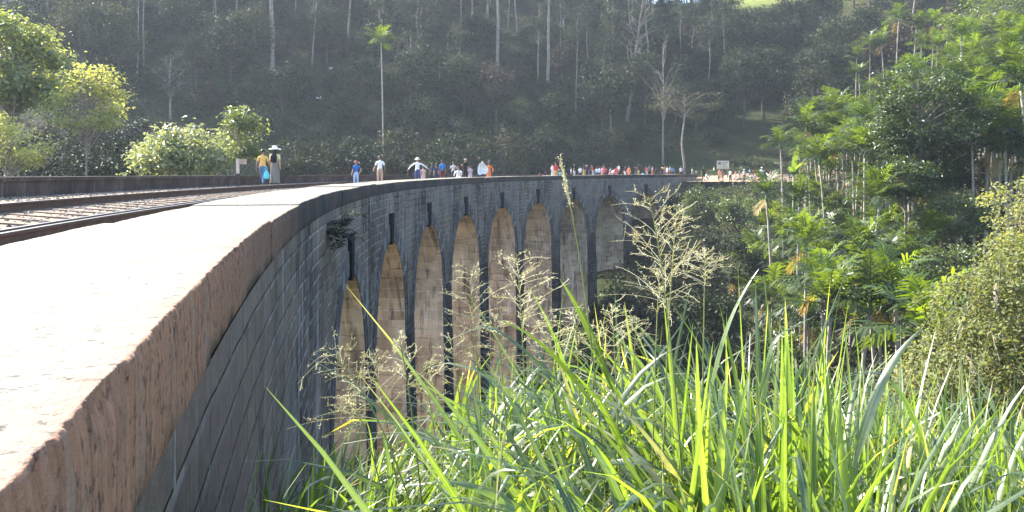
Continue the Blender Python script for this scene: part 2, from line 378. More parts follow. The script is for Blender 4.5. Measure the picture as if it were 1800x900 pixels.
# ------------------------------------------------------------------ terrain
CP = np.array([
 (0,-6,-.9),(0,0,-1.2),(1,2,-1.3),(3,2,-1.25),(6,2,-1.0),(12,0,.5),(.5,3.5,-1.6),(3,4.5,-1.9),(7,5,-1.6),(-1,5,-2.6),(14,8,-1),
 (0,8,-4),(5,9,-4.5),(12,12,-4.5),(20,12,0),(-2,14,-8),(6,16,-9),(14,20,-9),(24,22,-3),(34,20,5),
 (-3,24,-15),(8,28,-16),(20,32,-10),(32,34,-2),(45,34,8),(-3,40,-21),(8,44,-20),(20,46,-13),(32,50,-4),(46,52,6),
 (2,60,-21),(14,62,-15),(26,64,-8),(40,66,1),(58,66,14),(8,76,-15),(20,78,-9),(30,80,-5),(42,82,1),(60,84,13),
 (22,104,-.9),(27,98,-.85),(33,96,-.85),(39,97,-.7),(48,98,3),(60,104,10),(80,100,22),(24,91,-3.2),(32,88,-3.0),
 (-8,20,-14),(-12,40,-19),(-10,60,-19),(-2,80,-16),(8,92,-10),(-20,10,-4),(-20,25,-9),(-25,45,-10),(-26,65,-11),(-18,82,-9),(-5,96,-6),(12,107,-2.5),
 (-40,10,-2),(-45,35,-4),(-50,60,-2),(-45,85,2),(-25,100,2),(-5,112,4),(15,118,4),(35,112,4.5),(55,122,12),
 (-80,120,22),(-50,130,20),(-20,135,17),(10,140,17),(40,140,17),(75,135,26),
 (-110,165,42),(-60,172,42),(-20,176,41),(12,178,40),(34,178,37),(50,176,38.5),(60,172,38.2),(62,190,41.5),(90,170,44),(120,150,46),(150,110,42),
 (-60,240,46),(40,240,40),(140,240,48),(-150,240,48),(0,215,40),
 (-80,90,12),(-100,60,8),(-80,30,2),(-100,0,0),(-60,-20,-1),(60,-20,6),(100,20,20),(100,60,24),(-150,120,35),(-170,30,8),(160,30,28),(0,-30,-1),(30,-5,2),
 (-200,-40,0),(200,-40,20),(220,200,50),(-220,260,50),(220,280,50)], float)
def _U(r2): return np.where(r2 > 1e-9, r2 * np.log(r2 + 1e-12), 0.0)
def _fit():
    P = CP[:, :2] / 50.0; n = len(P)
    K = _U(((P[:, None] - P[None]) ** 2).sum(-1)) + 0.002 * np.eye(n)
    A = np.zeros((n + 3, n + 3)); A[:n, :n] = K; A[:n, n] = 1; A[:n, n + 1:] = P; A[n:, :n] = A[:n, n:].T
    return np.linalg.solve(A, np.concatenate([CP[:, 2], np.zeros(3)]))
_W = _fit()
def Tz(x, y):
    x = np.asarray(x, float); y = np.asarray(y, float); sh = np.broadcast(x, y).shape
    q = np.stack([np.broadcast_to(x, sh).ravel(), np.broadcast_to(y, sh).ravel()], 1) / 50.0
    out = np.empty(len(q)); n = len(CP); P = CP[:, :2] / 50.0
    for i in range(0, len(q), 20000):
        b = q[i:i + 20000]
        out[i:i + 20000] = _U(((b[:, None] - P[None]) ** 2).sum(-1)) @ _W[:n] + _W[n] + b @ _W[n + 1:]
    return out.reshape(sh)
def T1(x, y): return float(Tz(np.array([x]), np.array([y]))[0])
def ray(px, py, Y): return ((px - 900) / FPX * Y, Y, EYE - (py - 300) / FPX * Y)
_YS = np.arange(12, 230, 0.5)
def on_ray(px, py, H=0.0, y0=14.0, y1=225.0):
    """first spot from the camera outward where a plant of height H standing on the ground reaches this line of sight"""
    Y = _YS[(_YS >= y0) & (_YS <= y1)]
    x = (px - 900) / FPX * Y; z = EYE - (py - 300) / FPX * Y
    d = z - Tz(x, Y) - H
    s = np.where(d <= 0)[0]
    i = s[0] if len(s) else int(np.argmin(np.abs(d)))
    return x[i], Y[i], float(z[i] - H)

def build_ground():
    xs = np.concatenate([np.arange(-230, -40, 5), np.arange(-40, -6, 2), np.arange(-6, 8, 0.5), np.arange(8, 70, 1.5), np.arange(70, 236, 5)])
    ys = np.concatenate([np.arange(-45, -6, 4), np.arange(-6, 10, 0.5), np.arange(10, 120, 1.6), np.arange(120, 290, 4)])
    X, Y = np.meshgrid(xs, ys)
    Z = Tz(X, Y)
    nz = np.array([mnoise.fractal(Vector((a * 0.12, b * 0.12, 0)), 0.9, 2.1, 4) for a, b in zip(X.ravel(), Y.ravel())]).reshape(X.shape)
    d = np.clip((np.hypot(X, Y) - 6) / 30, 0, 1)
    pathd = np.clip(np.hypot((X - 31) / 9, (Y - 98) / 4) - 1, 0, 1)
    Z = Z + nz * d * 0.7 * pathd
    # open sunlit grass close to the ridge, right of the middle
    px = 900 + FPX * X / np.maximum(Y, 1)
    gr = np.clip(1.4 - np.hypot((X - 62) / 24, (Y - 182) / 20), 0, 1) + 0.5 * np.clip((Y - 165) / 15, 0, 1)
    b = MB(); nx = len(xs); ny = len(ys)
    i = np.arange(ny - 1)[:, None] * nx; j = np.arange(nx - 1)[None]
    q = np.stack([i + j, i + j + 1, i + nx + j + 1, i + nx + j], -1).reshape(-1, 4)
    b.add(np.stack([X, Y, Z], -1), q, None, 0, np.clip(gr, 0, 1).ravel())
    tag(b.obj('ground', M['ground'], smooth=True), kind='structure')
build_ground()

# ------------------------------------------------------------------ viaduct
CX, CY, RB, WID = 103.62, 29.58, 108.13, 7.5
def W(s, o, z):
    s, o, z = np.broadcast_arrays(np.asarray(s, float), np.asarray(o, float), np.asarray(z, float))
    ph = s / RB; r = RB + o
    return np.stack([CX - r * np.cos(ph), CY + r * np.sin(ph), z], -1)
S0, S1 = -36.0, 80.0
ARCH = [-9.6 + 9.55 * k for k in range(9)]
RAD = 3.62; CROWN = -2.15; SPR = CROWN - RAD; BAND = -0.37; BOT = -27.0

vd = thing('stone_viaduct', 'curved nine arched stone railway viaduct, black weathered face and pale parapet top', 'viaduct', (0, 0, 0))

def sheet(b, s, z, o, m=0, uvs=None, side=0):
    """grid of (s,z) rows at offset o; arrays shaped (n,k)"""
    n, k = s.shape
    V = W(s, o, z).reshape(-1, 3)
    i = np.arange(n - 1)[:, None] * k; j = np.arange(k - 1)[None]
    q = np.stack([i + j, i + k + j, i + k + j + 1, i + j + 1], -1).reshape(-1, 4)
    uv = np.stack([s, z], -1).reshape(-1, 2) if uvs is None else uvs.reshape(-1, 2)
    b.add(V, q, None, m, 0.5, uv, side)

def build_spandrels():
    b = MB()
    for face_o in (0.0, WID):
        edges = [S0] + [e for a in ARCH for e in (a - RAD, a + RAD)] + [S1]
        for i in range(len(edges) - 1):
            a0, a1 = edges[i], edges[i + 1]
            if i % 2 == 1:                         # over an arch
                c = (a0 + a1) / 2; th = np.linspace(np.pi, 0, 33)
                ss = c + RAD * np.cos(th); zb = SPR + RAD * np.sin(th)
            else:
                ss = np.linspace(a0, a1, max(3, int((a1 - a0) / 0.8))); zb = np.full(len(ss), SPR if 0 < i < len(edges) - 2 else BOT)
            fr = np.linspace(0, 1, 6)[None]
            z = zb[:, None] + (BAND - zb[:, None]) * fr
            sheet(b, np.repeat(ss[:, None], 6, 1), z, np.full(z.shape, face_o))
    # end faces
    for se in (S0, S1):
        o = np.linspace(0, WID, 4); z = np.array([BOT, BAND])
        V = W(se, o[:, None], z[None]).reshape(-1, 3)
        i = np.arange(3)[:, None] * 2
        b.add(V, np.concatenate([i + np.array([[0, 2, 3, 1]])]), None, 0, 0.5, np.stack([np.repeat(o, 2), np.tile(z, 4)], 1))
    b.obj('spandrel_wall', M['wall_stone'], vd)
    # soffits and the abutment faces: bare tan stone
    for c in ARCH:
        b = MB(); th = np.linspace(np.pi, 0, 33); ss = c + RAD * np.cos(th); zz = SPR + RAD * np.sin(th)
        o = np.linspace(0, WID, 6)
        V = W(ss[:, None], o[None], zz[:, None])
        arc = RAD * (np.pi - th)
        uv = np.stack([np.repeat(o[None], 33, 0) + 3 * c, np.repeat(arc[:, None], 6, 1)], -1)
        i = np.arange(32)[:, None] * 6; j = np.arange(5)[None]
        b.add(V, np.stack([i + j, i + j + 1, i + 7 + j, i + 6 + j], -1).reshape(-1, 4), None, 0, 0.5, uv)
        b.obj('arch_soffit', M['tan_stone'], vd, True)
build_spandrels()

def pier(c0, c1, solid=None):
    """pier between two openings; batters outward going down; front black, inner faces tan; string course at the springing"""
    b = MB(); Hs = SPR
    zs = np.linspace(Hs, BOT, 12)
    bat = (Hs - zs) * 0.018
    jog = np.where(zs < Hs - 0.01, 0.0, 0.0)
    for k, (o, sgn) in enumerate(((0.0, -1), (WID, 1))):
        ss = np.stack([c0 - bat, (c0 + c1) / 2 + 0 * bat, c1 + bat], 1); z = np.repeat(zs[:, None], 3, 1)
        oo = np.repeat((o + sgn * bat)[:, None], 3, 1)
        sheet(b, ss, z, oo, 0)
    for se, sg in ((c0, -1), (c1, 1)):
        o = np.linspace(0, 1, 5)[None]; oo = (-bat[:, None]) * (1 - o) + (WID + bat[:, None]) * o
        ss = np.repeat((se + sg * bat)[:, None], 5, 1); z = np.repeat(zs[:, None], 5, 1)
        sheet(b, ss, z, oo, 1, np.stack([oo + 3.7 * se, z], -1))
    # impost blocks: a small ledge all round
    t = 0.16
    for (z0, z1, pr) in ((Hs - 4.9, Hs - 3.9, 0.10),):
        if pr == t or True:
            sA = np.array([c0 - pr, c1 + pr]); oA = np.array([-pr, WID + pr])
            if pr != t: oA = np.array([-pr, 1.1])
            V = W(sA[:, None, None], oA[None, :, None], np.array([z0, z1])[None, None]).reshape(-1, 3)
            F = [(0, 4, 5, 1), (2, 3, 7, 6), (0, 1, 3, 2), (4, 6, 7, 5), (1, 5, 7, 3), (0, 2, 6, 4)]
            uv = np.array([(s, z) for s in sA for o in oA for z in (z0, z1)])
            b.add(V, F[:2], None, 0, 0.5, uv); b.add(V, F[2:], None, 1, 0.5, np.array([(o + s, z) for s in sA for o in oA for z in (z0, z1)]))
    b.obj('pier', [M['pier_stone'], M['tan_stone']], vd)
for i in range(8): pier(ARCH[i] + RAD, ARCH[i + 1] - RAD)
# faces of the two abutments below the springing, seen through the end arches
for se, nm in ((ARCH[0] - RAD, 0), (ARCH[8] + RAD, 1)):
    b = MB(); o = np.linspace(0, WID, 6); z = np.linspace(SPR, BOT, 6)
    V = W(se, o[:, None], z[None]).reshape(-1, 3); i = np.arange(5)[:, None] * 6; j = np.arange(5)[None]
    uv = np.stack(np.broadcast_arrays(o[:, None], z[None]), -1)
    b.add(V, np.stack([i + j, i + 6 + j, i + 7 + j, i + j + 1], -1).reshape(-1, 4), None, 0, 0.5, uv)
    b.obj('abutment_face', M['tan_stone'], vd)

for c in ARCH:
    th = np.linspace(np.pi * 1.0, 0, 37); RT = 0.62
    for o, pr in ((-0.035, 1), (WID + 0.035, -1)):
        b = MB()
        si = c + RAD * np.cos(th); zi = SPR + RAD * np.sin(th); so = c + (RAD + RT) * np.cos(th); zo = SPR + (RAD + RT) * np.sin(th)
        so = np.clip(so, c - 4.772, c + 4.772)
        ss = np.stack([si, so], 1); zz = np.stack([zi, zo], 1)
        uv = np.stack([np.stack([RAD * th, RAD * th], 1) * 1.05, np.stack([zi * 0 - 0.3, zi * 0 + 0.32], 1)], -1)
        sheet(b, ss, zz, np.full(ss.shape, o), 0, uv)
        oi = np.stack([np.full(37, o), np.full(37, o + 0.035 * pr)], 1)
        for (s_, z_) in ((si, zi), (so, zo)):
            V = W(np.stack([s_, s_], 1), oi, np.stack([z_, z_], 1)).reshape(-1, 3); i = np.arange(36)[:, None] * 2
            b.add(V, i + np.array([[0, 2, 3, 1]]), None, 0, 0.5, np.stack([np.repeat(RAD * th, 2), np.tile([0, .03], 37)], 1))
        b.obj('arch_ring', M['ring_stone'], vd)
    # tall keystone, wider at the top, proud of the ring
    for o0, o1 in ((-0.10, 0.06), (WID - 0.06, WID + 0.10)):
        b = MB(); w0, w1, z0, z1 = 0.24, 0.36, CROWN - 0.12, CROWN + 1.02
        V = np.concatenate([W(np.array([c - w0, c + w0, c + w1, c - w1]), o, np.array([z0, z0, z1, z1])) for o in (o0, o1)])
        b.add(V, [(0, 1, 2, 3), (7, 6, 5, 4), (0, 4, 5, 1), (1, 5, 6, 2), (2, 6, 7, 3), (3, 7, 4, 0)])
        b.obj('keystone', M['key_stone'], vd)

def parapet():
    """right parapet: broad rough concrete coping in cast lengths, chipped along its edge"""
    ss = [S0]
    while ss[-1] < S1:
        s = ss[-1]; d = abs(s + 29.5)
        ss.append(s + (0.010 if d < 3.6 else 0.03 if d < 7.5 else 0.08 if d < 14 else 0.3 if d < 40 else 0.8))
    joints = [-33.4, -30.55, -26.45, -22.6, -18.9]
    j = -15.0
    while j < S1: joints.append(j); j += 3.9
    ss = np.array(sorted(ss + [x + e for x in joints for e in (-.018, -.012, 0, .012, .018)]))
    slab = np.searchsorted(joints, ss); rr = np.random.default_rng(3)
    lift = rr.uniform(-0.018, 0.018, len(joints) + 2)[slab]; shift = rr.uniform(-0.012, 0.012, len(joints) + 2)[slab]
    prof = [(0.03, -0.42, 1)] + [(0.0, z, 1) for z in np.linspace(-0.36, -0.05, 9)] + [(0.0, -0.024, 1), (0.003, -0.007, 1), (0.009, 0, 1), (0.022, 0, .35), (0.12, 0, 0), (0.2, 0, 0), (0.32, 0, 0), (0.5, 0, 0), (0.75, 0, 0), (1.0, 0, 0), (1.25, 0, 0), (1.38, 0, 0), (1.4, -.02, .5), (1.4, -.5, 1)]
    n, k = len(ss), len(prof)
    P = np.zeros((n, k, 3)); sd = np.zeros((n, k))
    for a in range(n):
        s = ss[a]; near = max(0.0, min(1.0, 1.4 - abs(s + 29.5) / 20))
        e1 = mnoise.fractal(Vector((s * 1.6, 3.1, 0)), 0.8, 2.0, 5)
        e2 = mnoise.noise(Vector((s * 11, 7.7, 0)))
        e3 = mnoise.fractal(Vector((s * 34, 2.2, 1)), 0.7, 2.2, 3)
        e4 = mnoise.noise(Vector((s * 7.3, 8.8, 2)))
        chip = 0.010 * max(0, math.floor(e4 * 5) / 3) + max(0, e1 * 0.012) + max(0, e2 * 0.016) + max(0, e3) * 0.022 + max(0, mnoise.noise(Vector((s * 3.1, 1.7, 4))) - 0.42) * 0.10
        for q, (o, z, f) in enumerate(prof):
            o2, z2 = o, z
            if 9 <= q <= 14:
                o2 += chip * (.4, 1, 1.05, .55, .0, 0)[q - 9]; z2 -= chip * (.8, .6, .35, .06, .0, .0)[q - 9]
            rough = mnoise.noise(Vector((s * 5, o * 9, z * 3))) * 0.003 + mnoise.noise(Vector((s * 16, o * 20, z * 8))) * 0.0012
            if q >= 11 and q <= 21: z2 += rough * near * 1.4 + mnoise.noise(Vector((s * 0.7, o * 1.2, 5))) * 0.008
            elif q >= 1 and q < 11: o2 += rough * near * 1.6
            gap = -.06 if min(abs(s - x) for x in joints) < .0125 and q > 7 else 0
            P[a, q] = (s, o2 + shift[a], z2 + gap + (lift[a] if q > 8 else 0)); sd[a, q] = f
    b = MB(); V = W(P[..., 0], P[..., 1], P[..., 2]).reshape(-1, 3)
    uvv = np.array([p[1] if p[2] > .4 else p[0] for p in prof]); uv = np.stack(np.broadcast_arrays(ss[:, None], uvv[None]), -1)
    i = np.arange(n - 1)[:, None] * k; jx = np.arange(k - 1)[None]
    qq = np.stack([i + jx, i + k + jx, i + k + jx + 1, i + jx + 1], -1)
    split = 11                       # the top and the face do not share shading along the broken arris
    for qa, keep in ((qq[:, :split], sd.ravel()), (qq[:, split:], np.where(np.tile(np.arange(k), n) == split, .7, sd.ravel()))):
        b.add(V, qa.reshape(-1, 4), None, 0, 0.5, uv, keep)
    b.obj('parapet_coping', M['concrete'], vd, True)
parapet()

GR = -0.0042
def lz(s): return 0.265 + GR * s                       # top of the left parapet
def deckz(o, s): return -0.30 + 0.08 * (o - 2.6) + GR * (s + 20) * 0.8
def left_parapet():
    b = MB(); ss = np.arange(S0, S1 + .1, 0.5); n = len(ss)
    prof = [(6.62, -1, 0), (6.60, -.10, 0), (6.56, -.09, 0), (6.56, 0, 1), (7.5, 0, 1), (7.5, -.9, 0)]
    P = []
    uvv = [-.6, -.1, -.09, 0, .9, 1.4]
    V = np.stack([W(ss, o, lz(ss) + dz) for o, dz, f in prof], 1)
    uv = np.stack(np.broadcast_arrays(ss[:, None], np.array(uvv)[None]), -1); k = len(prof)
    i = np.arange(n - 1)[:, None] * k; j = np.arange(k - 1)[None]
    b.add(V, np.stack([i + j, i + k + j, i + k + j + 1, i + j + 1], -1).reshape(-1, 4), None, 0, 0.5, uv)
    b.obj('parapet_wall', M['left_wall'], vd)
left_parapet()

# ------------------------------------------------------------------ track
b = MB(); ss = np.arange(S0, S1 + 14, 0.6); oo = np.array([1.39, 2.0, 2.6, 3.4, 4.35, 5.2, 6.65])
V = W(ss[:, None], oo[None], deckz(oo[None], ss[:, None]) + np.array([-.10, -.02, 0, -.01, 0, -.04, -.10])[None])
i = np.arange(len(ss) - 1)[:, None] * 7; j = np.arange(6)[None]
b.add(V, np.stack([i + j, i + 7 + j, i + 8 + j, i + 1 + j], -1).reshape(-1, 4))
tag(b.obj('ballast_bed', M['ballast'], smooth=True), kind='structure')

tr = thing('railway_track', 'single curved railway track of rusty rails on sleepers along the viaduct', 'railway track')
RP = [(-.065, 0), (-.065, .012), (-.012, .03), (-.012, .11), (-.035, .122), (-.035, .15), (-.03, .156), (.03, .156), (.035, .15), (.035, .122), (.012, .11), (.012, .03), (.065, .012), (.065, 0)]
def rail(oc, nm, dz=0.0):
    b = MB(); s = np.arange(S0, S1 + 14, 0.4); n = len(s); k = len(RP)
    V = np.stack([W(s, oc + a, deckz(oc, s) - 0.012 + dz + h) for a, h in RP], 1)
    i = np.arange(n - 1)[:, None] * k; j = np.arange(k)[None]; j2 = (j + 1) % k
    q = np.stack([i + j, i + k + j, i + k + j2, i + j2], -1)
    mm = np.broadcast_to(np.where(j == 6, 1, 0), q.shape[:2]).reshape(-1)
    b.add(V, q.reshape(-1, 4), None, mm)
    b.obj(nm, [M['rail'], M['rail_head']], tr)
rail(2.6, 'rail'); rail(4.35, 'rail'); rail(2.78, 'check_rail', -0.01)
sl = MB(); sl.box(-1.35, 1.35, -.125, .125, -.09, .035); slm = sl.mesh('sleeper', [M['sleeper']])
for i in range(100):
    s = S0 + 2 + i * 0.72; oc = 3.475
    o = link('sleeper', slm, tr); p = W(s, oc, deckz(oc, s) - 0.022)
    o.location = p; ph = s / RB; o.rotation_euler = (0, math.atan(0.08), -ph + rng.normal() * .012)
def gravel():
    b = MB(); n = 11000
    s = S0 + 8 + 62 * rng.random(n) ** 1.5; o = rng.uniform(1.5, 6.5, n)
    keep = (np.abs(o - 2.6) > .09) & (np.abs(o - 4.35) > .09)
    s, o = s[keep], o[keep]; n = len(s)
    P = W(s, o, deckz(o, s) + np.interp(o, oo, [-.10, -.02, 0, -.01, 0, -.04, -.10]) + .006)
    ic = np.array([(0, 0, 1), (1, 0, .1), (0, 1, -.1), (-1, 0, .15), (0, -1, 0), (.1, .1, -.8)], float)
    F = np.array([(0, 1, 2), (0, 2, 3), (0, 3, 4), (0, 4, 1), (5, 2, 1), (5, 3, 2), (5, 4, 3), (5, 1, 4)])
    V = ic[None] * rng.uniform(.6, 1.25, (n, 6, 1)) * (rng.uniform(.018, .042, n)[:, None, None] * np.array([1.2, 1, .75]))
    a = rng.uniform(0, 6.28, n); ca, sa = np.cos(a)[:, None], np.sin(a)[:, None]
    V = np.stack([V[..., 0] * ca - V[..., 1] * sa, V[..., 0] * sa + V[..., 1] * ca, V[..., 2]], -1) + P[:, None]
    b.add(V, None, (np.arange(n)[:, None, None] * 6 + F[None]).reshape(-1, 3), 0, np.repeat(rng.random(n), 6))
    tag(b.obj('gravel', M['stone']), 'broken ballast stones lying between the rusty rails', 'gravel', kind='stuff')
gravel()
# far end: earth path
b = MB(); pc = np.array([(21.5, 101.5), (24, 100), (27.5, 98.5), (31, 97.6), (35, 97.2), (39, 97.6), (43, 99)]); wd = np.array([5, 3.2, 2.8, 2.6, 2.4, 2.0, 1.6])
pt = np.repeat(np.linspace(0, 6, 25)[:, None], 7, 1); lat = np.repeat(np.linspace(-1, 1, 7)[None], 25, 0)
cxp = np.interp(pt, range(7), pc[:, 0]); cyp = np.interp(pt, range(7), pc[:, 1]) + lat * np.interp(pt, range(7), wd)
V = np.stack([cxp, cyp, np.maximum(Tz(cxp, cyp), -.95) + .06], -1)
i = np.arange(24)[:, None] * 7; j = np.arange(6)[None]
b.add(V, np.stack([i + j, i + 7 + j, i + 8 + j, i + 1 + j], -1).reshape(-1, 4))
tag(b.obj('earth_path', M['path'], smooth=True), kind='structure')
PATHZ = -0.86

# ------------------------------------------------------------------ trees
def unit(v): v = np.asarray(v, float); return v / (np.linalg.norm(v) + 1e-9)
def bend(p0, p1, n, sag, rg):
    t = np.linspace(0, 1, n)[:, None]; p0 = np.asarray(p0, float); p1 = np.asarray(p1, float)
    q = p0 + (p1 - p0) * t; L = np.linalg.norm(p1 - p0)
    off = rg.normal(size=3) * L * 0.07; off[2] += sag * L
    return q + off * np.sin(t * np.pi)

def make_tree(name, H, tr, cz, rad, ncl, lpc, clr, lsize, mats, seed, bare=0.0, lean=(0, 0), k=7, up=0.6, flat=0.75, fork=0.35, shell=0.55, limbs=True, limb_r=0.35, aspect=0.5, droop=0.2):
    """cz crown centre height, rad crown radii; clumps of leaves sit at limb ends. returns (trunk mesh, crown mesh)"""
    rg = np.random.default_rng(seed)
    tm, lm = mats; b = MB(); c = MB()
    top = np.array([lean[0], lean[1], min(H * 0.97, cz + rad[2] * 0.5)])
    n = 9; t = np.linspace(0, 1, n)
    wob = np.cumsum(rg.normal(size=(n, 2)) * tr * 0.55, 0); wob -= np.outer(t, wob[-1])
    P = np.outer(t, top); P[:, :2] += wob * np.sin(t * np.pi)[:, None]; P[0, 2] = -1.5
    r = tr * (1.0 - 0.8 * t); r[0] *= 1.3
    b.tube(P, r, k)
    ctr = np.array([lean[0] * min(1, cz / max(top[2], .1)), lean[1] * min(1, cz / max(top[2], .1)), cz])
    lob = rg.normal(size=(5, 3)); lob /= np.linalg.norm(lob, axis=1)[:, None]; lobw = rg.uniform(-.25, .3, 5)
    for i in range(ncl):
        d = unit(rg.normal(size=3)); rr = (shell + (1 - shell) * rg.random()) ** 0.8
        g = 1 + float(np.sum(lobw * np.maximum(0, lob @ d) ** 2))
        if d[2] < -0.55: d[2] *= 0.5
        q = ctr + d * np.asarray(rad) * rr * g
        zt = np.clip(q[2] - rad[2] * rg.uniform(.25, .8), H * fork, top[2]); f = zt / top[2]
        base = np.array([np.interp(f, t, P[:, 0]), np.interp(f, t, P[:, 1]), zt])
        if limbs:
            L = bend(base, q, 6, 0.10, rg); r0 = tr * limb_r * (1.05 - 0.6 * f)
            b.tube(L, np.linspace(r0, r0 * .2, 6), 5, cap=False)
            for _ in range(2):
                s = L[rg.integers(2, 5)]; e = s + rg.normal(size=3) * clr * .8 + np.array([0, 0, clr * .3])
                b.tube(bend(s, e, 4, .05, rg), np.linspace(r0 * .4, r0 * .1, 4), 4, cap=False)
        if rg.random() < bare: continue
        m = max(3, int(lpc * rg.uniform(.6, 1.3))); cr = clr * rg.uniform(.7, 1.25)
        off = rg.normal(size=(m, 3)) * cr * .5; off[:, 2] *= flat
        c.leaves(q + off, lsize, rg, up, off / cr * 0.9, aspect, 0, np.clip(rg.uniform(.0, .6) + rg.uniform(0, .4, m), 0, 1), droop)
    return b.mesh('trunk', [tm], True), c.mesh('crown', [lm])

def tree_thing(name, meshes, label, cat, loc, rz=0.0, scale=1.0, group=None):
    o = thing(name, label, cat, loc, rz, group, scale)
    link('trunk', meshes[0], o); link('crown', meshes[1], o)
    return o

# --- hillside wood: prototypes
PE = [make_tree('slim', 20, .20, 15.5, (2.3, 2.3, 4.2), 26, 50, 1.2, .60, (M['bark_pale'] if i < 2 else M['bark_grey'], M['leaf_euc']), 100 + i, .12, (rng.normal() * .6, rng.normal() * .6), 6, fork=.5, limb_r=.22, aspect=.32, droop=.8) for i in range(4)]
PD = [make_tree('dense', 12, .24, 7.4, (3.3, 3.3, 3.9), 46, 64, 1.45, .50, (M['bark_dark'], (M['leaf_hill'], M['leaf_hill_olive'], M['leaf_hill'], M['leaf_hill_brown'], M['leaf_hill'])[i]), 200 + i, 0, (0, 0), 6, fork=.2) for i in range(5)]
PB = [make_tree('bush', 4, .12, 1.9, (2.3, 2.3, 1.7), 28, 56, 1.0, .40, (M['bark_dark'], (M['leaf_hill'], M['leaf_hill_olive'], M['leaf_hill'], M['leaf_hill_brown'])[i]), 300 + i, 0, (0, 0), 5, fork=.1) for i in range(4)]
used = []
def free(x, y, r):
    for (a, b_, c_) in used:
        if (a - x) ** 2 + (b_ - y) ** 2 < (r + c_) ** 2: return False
    return True
def ban(x, y):
    """keep the open grass near the ridge, the path and the bridge clear"""
    px = 900 + FPX * x / y
    if y > 150 and 1275 < px < 1475: return True
    if y > 150 and 720 < px < 810: return rng.random() < .55
    if 20 < x < 48 and y < 104: return True
    r = math.hypot(x - CX, y - CY)
    return abs(r - RB - 3.7) < 8 and y < 112

hill_protos = {}
def hill(kind, protos, name, label, cat, group, x, y, sc, rz):
    key = id(protos)
    z = T1(x, y) - 0.1
    if key not in hill_protos:
        hill_protos[key] = [tree_thing(name, p, label, cat, (0, 0, 0), 0, 1, group) for p in protos]
        for o in hill_protos[key]: o['fresh'] = 1
    L = hill_protos[key]; o = L[rng.integers(len(L))]
    if 'fresh' in o.keys():
        del o['fresh']; o.location = (x, y, z); o.rotation_euler = (0, 0, rz); o.scale = (sc,) * 3; return o
    return dup(o, (x, y, z), rz, sc)

PROM = []
def prominent(name, meshes, label, cat, px, py, rz=0.0, sc=1.0, y0=14, Y=None):
    """tree whose foot shows at this pixel"""
    if Y is None: x, y, z = on_ray(px, py, 0, y0)
    else: x, y, z = ray(px, py, Y)
    used.append((x, y, 1.5)); PROM.append((px, py))
    return tree_thing(name, meshes, label, cat, (x, y, z - .1), rz, sc)

slim = lambda s, H, tr, cr, cz, **k: make_tree('t', H, tr, cz, cr, 24, 44, 1.2, .42, (M['bark_pale'], M['leaf_euc']), s, .15, fork=.55, limb_r=.22, aspect=.35, droop=.8, **k)
bare = lambda s, H, tr, cr, cz, br=.35, **k: make_tree('t', H, tr, cz, cr, 30, 34, .9, .34, (M['bark_pale'], M['leaf_euc']), s, br, fork=.3, limb_r=.32, **k)
prominent('eucalyptus_tree', slim(1, 34, .42, (4, 4, 7), 29, lean=(-1.2, 0)), 'tall thick pale pinkish trunk rising alone from the slope above the walking couple', 'tree', 480, 160, y0=95)
prominent('eucalyptus_tree', slim(2, 36, .32, (3.5, 3.5, 7), 31, lean=(.5, 0)), 'very tall straight whitish trunk standing in the dark wood left of the forked bare tree', 'tree', 962, 192, y0=95)
prominent('forked_tree', bare(3, 21, .34, (4.2, 4.2, 6), 15.5, .3, lean=(2.6, 0)), 'pale crooked tree with forked bare limbs and thin crown on the dark slope', 'tree', 1100, 212, y0=95)
prominent('eucalyptus_tree', slim(4, 30, .36, (4, 4, 6), 26, lean=(.6, 0)), 'tall pale trunk with broken side branches above the middle of the viaduct', 'tree', 872, 152, y0=95)
prominent('forked_tree', bare(5, 12, .22, (3.2, 3.2, 3.4), 9, .2), 'small pale forked tree with thin grey crown right of the lone hill palm', 'tree', 722, 192, y0=95)
prominent('thin_tree', bare(6, 20, .17, (3.4, 3.4, 7), 13.5, .35), 'thin straight tree with sparse level branches rising behind the end of the viaduct', 'tree', 1166, 290, y0=104)
prominent('layered_tree', make_tree('t', 13, .2, 9.5, (5.2, 4, 2.2), 22, 60, 1.5, .34, (M['bark_pale'], M['leaf_hill_olive']), 8, 0, flat=.3, fork=.45), 'slender tree with flat spreading green layers behind the end of the parapet', 'tree', 1204, 303, y0=104)
prominent('bushy_tree', bare(9, 10, .16, (2.8, 2.8, 4), 6, .1), 'greyish many stemmed small tree on the slope behind the pale yellowish tree', 'tree', 300, 212, y0=95)
for i, (px, py, h, lab) in enumerate([(240, 145, 16, 'leftmost of the pale thin trunks above the yellowish tree'), (252, 120, 18, 'pale thin trunk second from left above the yellowish tree'),
        (382, 105, 22, 'slender pale trunk left of a pair high on the left slope'), (412, 108, 22, 'slender pale trunk right of a pair high on the left slope'),
        (1056, 236, 15, 'thin upright pale trunk left of the forked bare tree foot'), (1074, 230, 16, 'thin leaning pale trunk just left of the forked bare tree foot'), (1012, 215, 18, 'dim slim trunk between the whitish trunk and two thin trunks')]):
    prominent('slim_tree', slim(20 + i, h, .15, (1.7, 1.7, 3.2), h * .82, lean=(rng.normal() * .5, 0)), lab, 'tree', px, py, y0=95)

